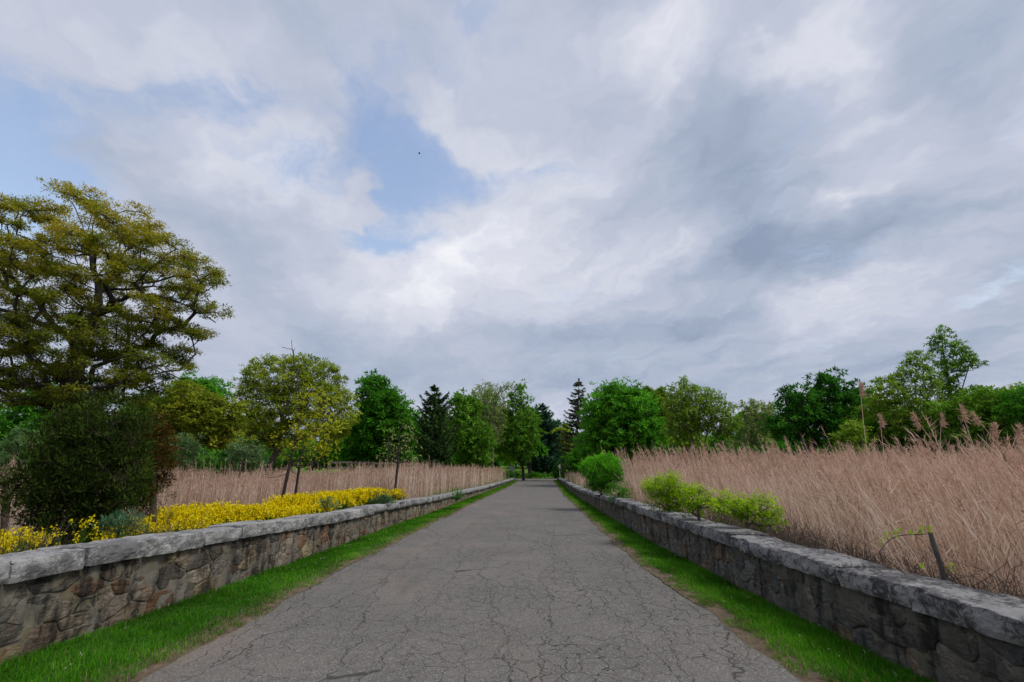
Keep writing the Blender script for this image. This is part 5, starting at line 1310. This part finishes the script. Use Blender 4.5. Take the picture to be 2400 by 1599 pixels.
kerb(-7.0, .9, 71.6); kerb(7.2, 10.5, 71.6); kerb(-40, 40, 77.6)
hedges = [('low clipped hedge left of the dark trunk at the lane end', ((1172, 1120), (1172, 1105), (1200, 1103), (1222, 1106), (1222, 1120)), 79), ('low rounded hedge in front of the red-brown fence', ((1230, 1121), (1234, 1110), (1250, 1106), (1268, 1108), (1280, 1112), (1282, 1121)), 79.5), ('low dark hedge left of the cone-shaped evergreen', ((1278, 1121), (1282, 1112), (1295, 1110), (1308, 1112), (1310, 1121)), 80)]
for k, (lab, pl, Yh) in enumerate(hedges):
    shrub('hedge', lab, list(pl), Yh, (sum(p[0] for p in pl) / len(pl), 1120), (BARK_DARK, L_GREEN2 if k != 2 else L_DARKG), clump=.45, dens=260, leaf=.13, seed=500 + k, cat='hedge', twigs=False, R_trunk=.04)
YB = 96
fz = lambda x: float(zground(x, YB))
pxs = [1244, 1256, 1268, 1279, 1290, 1301]; f0 = at(pxs[0], 1110, YB); root = thing('board_fence', 'red-brown board fence with pale posts beyond the junction', 'fence', (f0[0], YB, fz(f0[0]))); o0 = np.array(root.location)
for px in pxs:
    q = at(px, 1110, YB); g = Bag(); g.add(*box_between((q[0], YB - .1, fz(q[0]) - .2), (q[0], YB - .1, at(px, 1099.5, YB)[2]), .09, .09)); obj('post', g.mesh('post', o0), M_CONC, root)
for p0, p1 in zip(pxs[:-1], pxs[1:]):
    q0, q1 = at(p0, 1101, YB), at(p1, 1101, YB); nb = 5
    for k in range(nb):
        x = q0[0] + (q1[0] - q0[0]) * (k + .5) / nb; g = Bag(); g.add(*box_between((x, YB, fz(x) - .1), (x, YB, at(1260, 1101.5, YB)[2]), (q1[0] - q0[0]) / nb * .93, .03)); obj('board', g.mesh('board', o0), M_REDWOOD, root)
def house(label, pxl, pxr, py_e, py_r, Yh, seed):
    l, r = at(pxl, py_e, Yh), at(pxr, py_e, Yh); rz = at(pxl, py_r, Yh)[2]; zb = float(zground(l[0], Yh)) - .3; ez = l[2]; dpt = 6.0
    root = thing('house', label, 'building', (l[0], Yh, zb)); o0 = np.array(root.location); x0, x1 = l[0], r[0]
    V = np.array([(x, y, z) for z in (zb, ez) for x, y in ((x0, Yh), (x1, Yh), (x1, Yh + dpt), (x0, Yh + dpt))] + [(x0, Yh + dpt / 2, rz), (x1, Yh + dpt / 2, rz)])
    obj('wall', np_mesh('wall', V - o0, [np.array([(0, 1, 5, 4), (1, 2, 6, 5), (2, 3, 7, 6), (3, 0, 4, 7)]), np.array([(4, 8, 7), (5, 6, 9)])]), M_WHITE, root)
    e_ = .35; V = np.array([(x0 - e_, Yh - e_, ez - .1), (x1 + e_, Yh - e_, ez - .1), (x1 + e_, Yh + dpt / 2, rz + .1), (x0 - e_, Yh + dpt / 2, rz + .1), (x1 + e_, Yh + dpt + e_, ez - .1), (x0 - e_, Yh + dpt + e_, ez - .1)]); V = np.vstack((V, V + (0, 0, .12)))
    F = np.array([(0, 3, 2, 1), (3, 5, 4, 2), (6, 7, 8, 9), (9, 8, 10, 11), (0, 1, 7, 6), (4, 5, 11, 10), (1, 2, 8, 7), (2, 4, 10, 8), (0, 6, 9, 3), (3, 9, 11, 5)]); obj('roof', np_mesh('roof', V - o0, F), M_ROOF, root)
    for t in (.35, .7):
        x = x0 + (x1 - x0) * t; w_ = min(.5, (x1 - x0) * .12); zc = zb + (ez - zb) * .6; g = Bag(); g.add(*box_between((x - w_, Yh - .03, zc), (x + w_, Yh - .03, zc), .06, .8)); obj('window', g.mesh('window', o0), M_GLASS, root)
house('low white house with grey roof glimpsed behind the round road sign', 1319, 1335, 1098.5, 1092, 135, 1)
house('tiny white gabled shed left of the clipped round bush', 1350, 1359, 1105, 1101.5, 118, 2)

# ------------------------------------------------------------------ far wood closing the horizon
def wood():
    R = np.random.RandomState(91); g = Bag(); n = 40000
    ang = R.uniform(-1.12, 1.12, n); D = R.uniform(150, 190, n); X = D * np.sin(ang); Yv = D * np.cos(ang)
    top = 5.5 + 5.0 * fbm(np.column_stack((ang * 26, D * 0)), 4); z = zground(X, Yv) + R.uniform(0, 1, n) ** .7 * top
    V, F = diamonds(np.column_stack((X, Yv, z)), rdir(R, n), R.uniform(1.3, 2.6, n), R.uniform(1.0, 1.8, n), R, tri=True); g.add(V, F, .5 + (fbm(np.column_stack((ang * 60, z * .5)), 3) - .5) * 1.0 + R.normal(size=n) * .1)
    o = obj('woodland', g.mesh('woodland'), [L_GREEN2]); tag(o, 'far green woodland closing the view behind all the trees', 'woodland', kind='stuff'); TRI[0] += n * 2
wood()

# ------------------------------------------------------------------ bird
bp = at(983, 359.5, 60.0); root = thing('bird', 'tiny dark bird flying in the blue gap of the sky', 'bird', bp)
t = np.linspace(-1, 1, 9); r = np.maximum(.004, .055 * np.sqrt(np.maximum(0, 1 - t ** 2)) * (1 - .25 * t)); P = np.column_stack((t * .17, t * 0, t * .03)); g = Bag(); g.add(*tubes(P[:-1], P[1:], r[:-1], r[1:], 7))
M_BIRD = plain_mat('dark feathers', (.012, .012, .014), .7, .2, 30)
obj('body', g.mesh('body', smooth=True), M_BIRD, root)
for s in (-1, 1):
    V = np.array([(.08, s * .03, .02), (-.06, s * .03, .02), (.07, s * .16, .07), (-.07, s * .17, .065), (.0, s * .30, .03), (-.05, s * .29, .028)]); V = np.vstack((V, V - (0, 0, .008)))
    F = np.array([(0, 1, 3, 2), (2, 3, 5, 4), (6, 8, 9, 7), (8, 10, 11, 9), (0, 2, 8, 6), (2, 4, 10, 8), (1, 7, 9, 3), (3, 9, 11, 5), (4, 5, 11, 10)]); obj('wing', np_mesh('wing', V, F), M_BIRD, root)
obj('tail', np_mesh('tail', np.array([(-.15, .02, -.02), (-.15, -.02, -.02), (-.27, .045, -.03), (-.27, -.045, -.03), (-.15, .02, -.028), (-.15, -.02, -.028), (-.27, .045, -.036), (-.27, -.045, -.036)]), np.array([(0, 1, 3, 2), (4, 6, 7, 5), (0, 2, 6, 4), (1, 5, 7, 3), (2, 3, 7, 6)])), M_BIRD, root)
